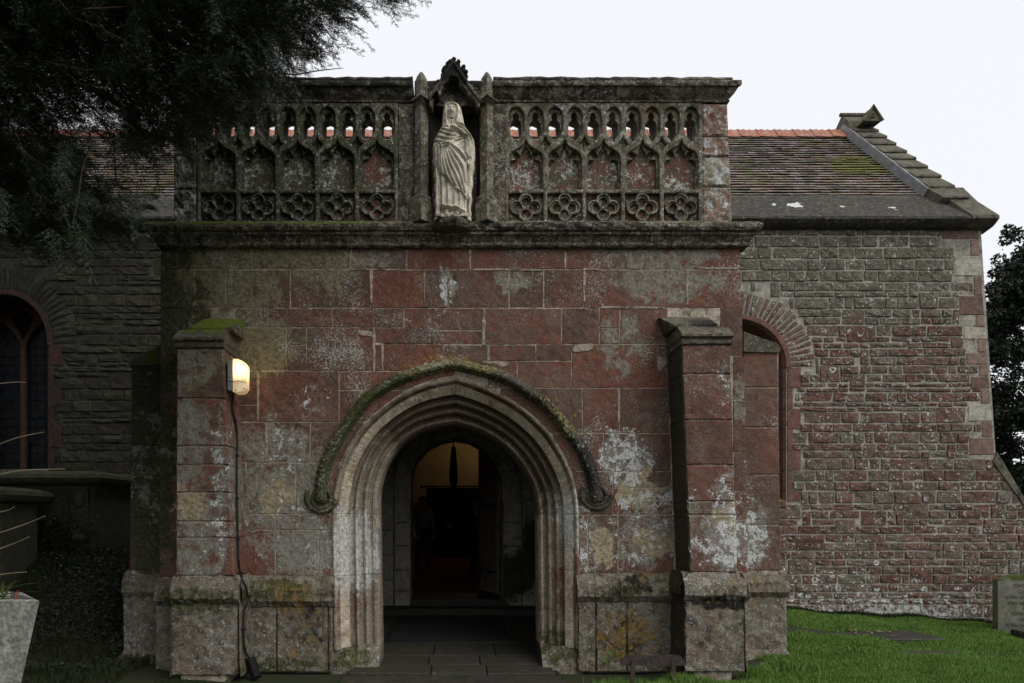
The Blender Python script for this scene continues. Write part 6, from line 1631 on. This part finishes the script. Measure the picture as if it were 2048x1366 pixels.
mb = MB(); mb.prism([(13.25, 1.0), (13.25, 1.03), (13.7, 1.22), (13.7, 1.19)], 'x', X - .3, X + .16); mb.build('desk', M['woodin'], lec)
mb = MB(); mb.box(X - .2, X + .12, 13.3, 13.7, .212, .26); mb.build('foot', M['woodin'], lec)
mb = MB(); mb.add([(X - .12, 13.28, 1.06), (X + .09, 13.26, 1.05), (X + .03, 13.62, 1.25), (X - .16, 13.64, 1.26)], [(0, 1, 2, 3)]); mb.add([(X - .12, 13.28, 1.045), (X + .09, 13.26, 1.035), (X + .03, 13.62, 1.235), (X - .16, 13.64, 1.245)], [(3, 2, 1, 0)])
o = mb.build('open_book', M['paper']); tag(o, 'open white book lying on the lectern', 'book')

# ------------------------------------------------------------------ yew tree
yew = thing('yew_tree', 'large dark yew tree whose boughs hang over the upper left', 'tree', (-4.6, 2.2, 0))
mb = MB(); mb.tube([(-4.6, 2.2, -.2), (-4.55, 2.25, 1.0), (-4.7, 2.3, 2.4), (-4.5, 2.5, 4.0), (-4.6, 2.4, 6.0), (-4.5, 2.3, 8.0)], [.55, .42, .38, .33, .22, .08], 14); mb.build('trunk', M['bark'], yew)
def onframe(x, y, z):
    px = 905 + x * F / np.maximum(y, .2); py = 1030 - (z - EYE) * F / np.maximum(y, .2)
    return px, py
limbs = [[(-4.5, 2.5, 3.9), (-3.6, 3.6, 4.6), (-2.7, 4.4, 4.85), (-2.1, 4.6, 4.92)],
         [(-4.5, 2.5, 4.2), (-3.3, 3.4, 4.5), (-2.9, 4.0, 4.35), (-2.5, 4.5, 4.3), (-2.2, 4.9, 4.2)],
         [(-4.5, 2.5, 3.4), (-3.6, 3.6, 3.9), (-3.1, 4.4, 3.9), (-2.9, 4.9, 3.75)],
         [(-4.5, 2.5, 3.0), (-3.9, 3.8, 3.5), (-3.6, 4.6, 3.5), (-3.45, 5.0, 3.45)],
         [(-4.6, 2.4, 5.0), (-3.2, 3.4, 5.6), (-2.4, 4.0, 5.9)],
         [(-4.6, 2.4, 5.4), (-4.2, .8, 6.2), (-3.2, -.8, 6.3)], [(-4.6, 2.4, 4.4), (-6.0, 2.0, 5.2), (-7.6, 2.4, 5.4)], [(-4.6, 2.4, 4.8), (-5.2, 4.0, 5.6), (-5.0, 5.8, 5.6)]]
for L_ in limbs:
    c3 = crv(L_, 26); c3 = c3 + nrg.uniform(-.025, .025, c3.shape); mb = MB(); mb.tube([tuple(p) for p in c3], list(np.linspace(.095, .012, 26)), 7); mb.build('limb', M['bark'], yew, True)
low_x = np.array([-200, 0, 60, 130, 200, 250, 300, 322, 335, 360, 420, 470, 520, 560, 600, 640, 690, 720, 760, 800, 822, 900])
low_y = np.array([540, 500, 520, 545, 520, 505, 500, 440, 350, 330, 305, 290, 255, 215, 182, 160, 135, 105, 72, 48, 20, -60])
def dens(px, py):
    lo = np.interp(px, low_x, low_y); d = lo - py
    v = np.clip(d / 90, 0, 1) ** .8
    v = v * np.where(px > 600, .6, np.where(px > 330, 1.25, 1.0)); v = np.clip(v, 0, 1)
    # thinner band where the tiled roof shows through
    hole = np.exp(-(((px - 225) / 150) ** 2 + ((py - 335) / 62) ** 2)); v = v * (1 - .82 * hole)
    for (hx_, hy_, rx_, ry_, a_) in ((210, 185, 40, 30, .75), (245, 205, 35, 22, .7), (180, 55, 30, 40, .7), (460, 40, 30, 30, .6), (330, 175, 18, 16, .6), (280, 250, 90, 14, .6), (140, 262, 60, 10, .6), (560, 110, 40, 30, .5), (620, 40, 30, 30, .6)):
        v = v * (1 - a_ * np.exp(-(((px - hx_) / rx_) ** 2 + ((py - hy_) / ry_) ** 2)))
    return np.where(d > 0, np.clip(v, .04, 1), 0)
r_ = np.random.RandomState(11)
NT_ = 5000
cand = 60000
NC_ = 380
px = r_.uniform(-160, 840, cand); py = r_.uniform(-90, 560, cand); keep = r_.uniform(0, 1, cand) < dens(px + 6, py + 14)
px, py = px[keep][:NC_], py[keep][:NC_]; n = len(px); d = r_.uniform(3.9, 5.8, n)
C_ = np.stack([(px - 905) * d / F, d, EYE + (1030 - py) * d / F], 1)
cd = np.stack([r_.normal(.62, .42, n), r_.normal(.0, .45, n), r_.normal(-.38, .32, n)], 1); cd /= np.linalg.norm(cd, axis=1)[:, None]
per = 14; k = np.repeat(np.arange(n), per); n = len(k)
along = r_.uniform(-.5, .35, n)
root_ = C_[k] + cd[k] * along[:, None] + r_.normal(0, 1, (n, 3)) * np.array([.06, .08, .055])
dirn = cd[k] + r_.normal(0, .38, (n, 3)); dirn /= np.linalg.norm(dirn, axis=1)[:, None]
a_, b_2 = onframe(root_[:, 0], root_[:, 1], root_[:, 2]); keep = r_.uniform(0, 1, n) < np.clip(dens(a_ + 12, b_2 + 22) * 2.2, 0, 1); root_, dirn = root_[keep], dirn[keep]; n = len(root_)
ln_ = r_.uniform(.18, .40, n)
root_ -= dirn * (ln_ * .7)[:, None]
up = np.array([0, 0, 1.0])
side = np.cross(dirn, up); side /= np.linalg.norm(side, axis=1)[:, None]
nrm = np.cross(side, dirn)
tris = []
mb = MB()
for q_ in range(len(C_)):
    if q_ % 2: continue
    p_ = C_[q_]; d_ = cd[q_]; w_r = r_.normal(0, .035, (4, 3)); mb.tube([tuple(p_ - d_ * .42 + np.array([0, 0, .04]) + w_r[0]), tuple(p_ - d_ * .2 + w_r[1]), tuple(p_ + w_r[2] * .5), tuple(p_ + d_ * .16 - np.array([0, 0, .03]) + w_r[3] * .5)], [.0055, .0045, .0035, .002], 5)
o = mb.build('twigs', M['bark'], yew); o['kind'] = 'stuff'
SH = 20; NE = 12
for s in range(SH):
    t = (s + .5) / SH
    p = root_ + dirn * (ln_ * t)[:, None]; p[:, 2] -= .10 * t * t
    sg = 1 if s % 2 else -1
    sd_ = dirn * .75 + side * sg * r_.uniform(.4, .9, (n, 1)) + nrm * r_.uniform(-.3, .25, (n, 1)); sd_[:, 2] -= .18; sd_ /= np.linalg.norm(sd_, axis=1)[:, None]
    sl = (.10 * (1 - .55 * t) * r_.uniform(.7, 1.25, n))
    # shoot axis
    e = p + sd_ * sl[:, None]; wv_ = np.cross(sd_, nrm) * .0016
    tris.append(np.stack([p - wv_, p + wv_, e], 1))
    bs_ = np.cross(sd_, nrm + .25 * r_.normal(size=(n, 3))); bs_ /= np.linalg.norm(bs_, axis=1)[:, None]
    for q_ in range(NE):
        tt = (q_ + .6) / NE; b0 = p + sd_ * (sl * tt)[:, None]; s2 = 1 if q_ % 2 else -1
        nd = sd_ * .55 + bs_ * s2 * .9 + r_.normal(0, .22, (n, 3)); nd /= np.linalg.norm(nd, axis=1)[:, None]
        nl = r_.uniform(.015, .024, n)[:, None]; tip = b0 + nd * nl; ww = np.cross(nd, nrm + .4 * r_.normal(size=(n, 3))); ww /= (np.linalg.norm(ww, axis=1)[:, None] + 1e-6); ww *= .0022
        tris.append(np.stack([b0 - ww, b0 + ww * 1.0, tip], 1))
T = np.concatenate(tris, 0).reshape(-1, 3)
crown = bigmesh('crown', T, np.arange(len(T)).reshape(-1, 3), M['yew'], yew)
# unseen rest of the crown around the viewer, shaped to shade the left side
def cloud(cents, N, size, mat, name, par_, skip=None, w_=.45, rs=None):
    rs = rs or r_
    c = np.array([x[:3] for x in cents]); rd_ = np.array([x[3:6] for x in cents]); wts = rd_.prod(1) ** .7; k = rs.choice(len(c), N, p=wts / wts.sum())
    u = rs.normal(size=(N, 3)); u /= np.linalg.norm(u, axis=1)[:, None]; u *= rs.uniform(.35, 1, (N, 1)) ** .5
    p = c[k] + u * rd_[k]
    if skip is not None: p = p[~skip(p)]
    N = len(p); a = rs.normal(size=(N, 3)); a /= np.linalg.norm(a, axis=1)[:, None]; b = np.cross(a, rs.normal(size=(N, 3))); b /= np.linalg.norm(b, axis=1)[:, None]
    s = size * rs.uniform(.6, 1.3, (N, 1)); q0 = p - a * s * .5; q2 = p + a * s * .5; cc = np.cross(a, b); q1 = p + b * s * w_ * .5 + cc * s * .08; q3 = p - b * s * w_ * .5 + cc * s * .08
    Vv = np.stack([q0, q1, q2, q3], 1).reshape(-1, 3)
    return bigmesh(name, Vv, np.arange(N * 4).reshape(-1, 4), mat, par_)
def inview(p):
    a, b = onframe(p[:, 0], p[:, 1], p[:, 2]); return (p[:, 1] > 0) & (a > -130) & (a < 2200) & (b > -70) & (b < 1500)
cents = [(-4.4, 1.0, 6.2, 2.6, 2.2, 1.6), (-6.0, 2.5, 5.4, 2.2, 2.4, 2.0), (-3.6, 3.6, 6.6, 2.0, 2.0, 1.2), (-5.8, 5.2, 4.6, 1.6, 2.0, 2.4), (-2.4, 4.0, 6.3, 1.6, 1.4, .8), (-4.8, -1.0, 5.2, 2.0, 1.6, 1.8), (-5.0, 3.6, 3.6, .9, 1.2, 1.4), (-4.8, 1.8, 3.4, 1.2, 1.2, 1.2), (-5.2, 7.4, 6.6, 1.6, 1.6, 1.6), (-3.4, 5.2, 6.4, 1.4, 1.2, 1.0), (-5.2, 7.6, 9.2, 3.0, 2.4, 1.5), (-8.2, 6.5, 5.0, 1.9, 3.0, 3.6), (-7.4, 2.5, 3.4, 1.8, 2.6, 2.6), (-5.6, -2.6, 3.4, 2.4, 2.0, 2.6), (-3.0, 4.6, 7.6, 1.8, 1.6, 1.0), (-3.4, 1.6, 5.0, 1.2, 1.4, 1.2)]
cloud(cents, 120000, .13, M['yew'], 'shading_crown', yew, inview)

# ------------------------------------------------------------------ holly
hol = thing('holly_tree', 'holly tree with red berries beyond the church corner at the right edge', 'tree', (11.4, 13.2, -.3))
mb = MB(); mb.tube([(11.4, 13.2, -.4), (11.3, 13.2, 2), (11.35, 13.2, 4.5), (11.2, 13.2, 6.2)], [.14, .11, .07, .02], 9)
for k in range(16):
    z = 1.2 + k * .31; a = rng.uniform(0, 6.28); mb.tube([(11.35, 13.2, z), (11.35 + .6 * math.cos(a), 13.2 + .5 * math.sin(a), z + .3), (11.35 + 1.15 * math.cos(a), 13.2 + .9 * math.sin(a), z + .45)], [.03, .018, .008], 5)
mb.build('trunk', M['bark'], hol)
rs = np.random.RandomState(5); hc_ = []
for k in range(300):
    z = rs.uniform(.6, 6.7); R_ = 1.72 * min(1, (6.95 - z) / 2.2) ** .8; a = rs.uniform(0, 2 * np.pi); q_ = rs.uniform(.3, 1) ** .5 * R_
    hc_.append((11.5 + q_ * np.cos(a), 13.3 + q_ * .8 * np.sin(a), z, .30, .30, .25))
for (x, z) in ((2012, 462), (2006, 478), (1992, 520), (1986, 545), (1978, 575), (1984, 600), (1976, 640), (2030, 470), (1988, 700), (1992, 780), (1999, 860), (2004, 930)):
    hc_.append((XW(x + 6, 13.0), 13.0, ZW(z, 13.0), .13, .13, .13))
cloud(hc_, 140000, .075, M['holly'], 'crown', hol, None, .62, rs)
mb = MB()
for k in range(420):
    c = hc_[rs.randint(len(hc_))]; u = rs.normal(size=3); u /= np.linalg.norm(u); mb.ball((c[0] + u[0] * .2, c[1] - abs(u[1]) * .2, c[2] + u[2] * .18), .013, 5, 4)
o = mb.build('berries', M['berry'], hol); o['kind'] = 'stuff'

# ------------------------------------------------------------------ grass and weeds
def blades(N, region, mat, name, label, h=(.025, .055), w_=.0026, seed=1, lean=.4, skip=None):
    rs = np.random.RandomState(seed); X, Y = region(rs, N)
    keep = np.ones(len(X), bool)
    if skip is not None: keep = ~skip(X, Y)
    X, Y = X[keep], Y[keep]; N = len(X)
    Zg = np.array([gz(a, b) for a, b in zip(X, Y)]) - .004
    hh = rs.uniform(h[0], h[1], N) * (1 + .35 * np.sin(X * 5.1 + Y * 3.3) * np.sin(Y * 6.7 - X * 2.0)); a = rs.uniform(0, 6.28, N); ww = w_ * (Y / 6.5)
    b0 = np.stack([X, Y, Zg], 1); dx = np.stack([np.cos(a) * ww, np.sin(a) * ww, 0 * a], 1)
    la = rs.uniform(0, 6.28, N); ll = rs.uniform(0, lean, N) * hh
    md = b0 + np.stack([np.cos(la) * ll * .35, np.sin(la) * ll * .35, hh * .6], 1); tp = b0 + np.stack([np.cos(la) * ll, np.sin(la) * ll, hh], 1)
    V = np.stack([b0 - dx, b0 + dx, md + dx * .8, tp, md - dx * .8], 1).reshape(-1, 3)
    i = np.arange(N)[:, None] * 5; Fq = np.concatenate([i + np.array([[0, 1, 2, 4]]), i + np.array([[4, 2, 3, 3]])], 0)
    F1 = (i + np.array([[0, 1, 2]])); F2 = i + np.array([[0, 2, 4]]); F3 = i + np.array([[4, 2, 3]])
    o = bigmesh(name, V, np.concatenate([F1, F2, F3], 0), mat); tag(o, label, 'grass', None, 'stuff'); return o
def onslab(x, y):
    wob = .05 * np.sin(x * 6.3) + .03 * np.sin(x * 17)
    return ((x > 3.6) & (x < 5.55 - (8.7 - y) * .9) & (y > 8.27 + wob) & (y < 8.66 + wob)) | ((x > 4.05) & (x < 5.25) & (y > 7.35) & (y < 7.43)) | ((x > 5.6) & (x < 6.3) & (y > 7.52) & (y < 7.57))
def porchfoot(x, y): return (x < 3.02) & (y > 6.28)
def reg_lawn(rs, N):
    Y = 5.75 + 4.65 * rs.uniform(0, 1, N) ** 1.15; X = rs.uniform(2.35, .82 * Y + .3, N); return X, Y
blades(190000, reg_lawn, M['grass'], 'grass', 'short green lawn growing round the right side of the porch', (.022, .046), seed=2, skip=lambda x, y: onslab(x, y) | porchfoot(x, y) | (y > 10.36))
def reg_front(rs, N):
    Y = rs.uniform(5.7, 6.22, N); X = np.where(rs.uniform(0, 1, N) < .5, rs.uniform(-2.6, -1.0, N), rs.uniform(1.05, 2.5, N)); return X, Y
def reg_tuft(rs, N):
    c = rs.randint(0, 26, N); cx = np.array([1.45, 1.62, 1.8, 2.02, 2.12, 2.25, 1.9, 2.35, 2.6, 2.9, 3.1, 3.25, 1.5, 1.95, 2.3, 2.5, 2.8, 3.0, 2.45, 1.3, 2.05, 1.7, 2.2, 2.75, 2.6, 1.9])[c]; return cx + rs.normal(0, .06, N), 6.06 + .1 * np.sin(c * 2.3) + rs.normal(0, .04, N) + (cx > 2.7) * .3
blades(9000, reg_front, M['grassdk'], 'grass_edge', 'dark patchy grass along the foot of the porch wall', (.01, .035), seed=3)
blades(8000, reg_tuft, M['grass'], 'grass_tufts', 'longer green tufts round the boot scraper and buttress feet', (.04, .10), seed=4, lean=.7)
def reg_foot(rs, N):
    X = rs.uniform(3.0, 8.6, N); return X, 10.36 - np.abs(rs.normal(0, .035, N)) - .03 * np.sin(X * 4) ** 2
blades(9000, reg_foot, M['grassdk'], 'wall_foot_grass', 'longer darker grass along the foot of the rubble wall', (.03, .09), .003, seed=8, lean=.8)
def reg_bank(rs, N): return rs.uniform(-6.5, -2.95, N), rs.uniform(6.0, 9.2, N)
blades(22000, reg_bank, M['grassdk'], 'bank_weeds', 'dark rough weeds on the bank left of the porch', (.03, .11), .0035, seed=6, lean=1.3)
rs = np.random.RandomState(9); N = 26000
X = rs.uniform(-6.3, -3.0, N); Y = rs.uniform(6.5, 9.2, N); nn = np.sin(X * 2.3 + 1) * np.sin(Y * 2.9) + rs.uniform(-.6, .6, N); k = (nn > -.15); X, Y = X[k], Y[k]; N = len(X)
Zg = np.array([gz(a, b) for a, b in zip(X, Y)]) + rs.uniform(.0, .09, N)
# some climbs the tombs
m_ = rs.uniform(size=N) < .10; X[m_] = rs.normal(-5.15, .30, m_.sum()); Y[m_] = 8.94; Zg[m_] = .95 + np.abs(rs.normal(0, .28, m_.sum())) 
p = np.stack([X, Y, Zg], 1); a = rs.normal(size=(N, 3)); a[:, 2] *= .4; a /= np.linalg.norm(a, axis=1)[:, None]; b = np.cross(a, np.array([0, -.6, .8]) + .3 * rs.normal(size=(N, 3))); b /= np.linalg.norm(b, axis=1)[:, None]
s = rs.uniform(.022, .045, (N, 1)); V = np.stack([p - a * s * .5, p + b * s * .45, p + a * s * .6, p - b * s * .45], 1).reshape(-1, 3)
o = bigmesh('ivy', V, np.arange(N * 4).reshape(-1, 4), M['ivy']); tag(o, 'dark ivy trailing over the bank and up the tomb', 'ivy', None, 'stuff')
# small weeds at the foot of the right jamb
for k, (x, y) in enumerate(((1228, 1318), (1216, 1330), (870, 1352), (640, 1340))):
    t = thing('weed', ['leafy green weed growing beside the right plinth near the boot scraper', 'small low weed at the foot of the right door jamb', 'tiny green weed between the flagstones before the arch', 'small green weed at the foot of the left door jamb'][k], 'weed', P(x, y, 6.25), 'weeds at the foot of the porch')
    for q_ in range(6):
        a = q_ * 1.05 + k; L_ = [.085, .05, .03, .045][k]; b0 = Vector(P(x, y, 6.25)); strap(b0, b0 + Vector((math.cos(a) * L_ * .7, math.sin(a) * L_ * .5, L_ * (1.1 - .12 * q_))), .012, .012 if k < 2 else .006, M['grass'], 'leaf', t)
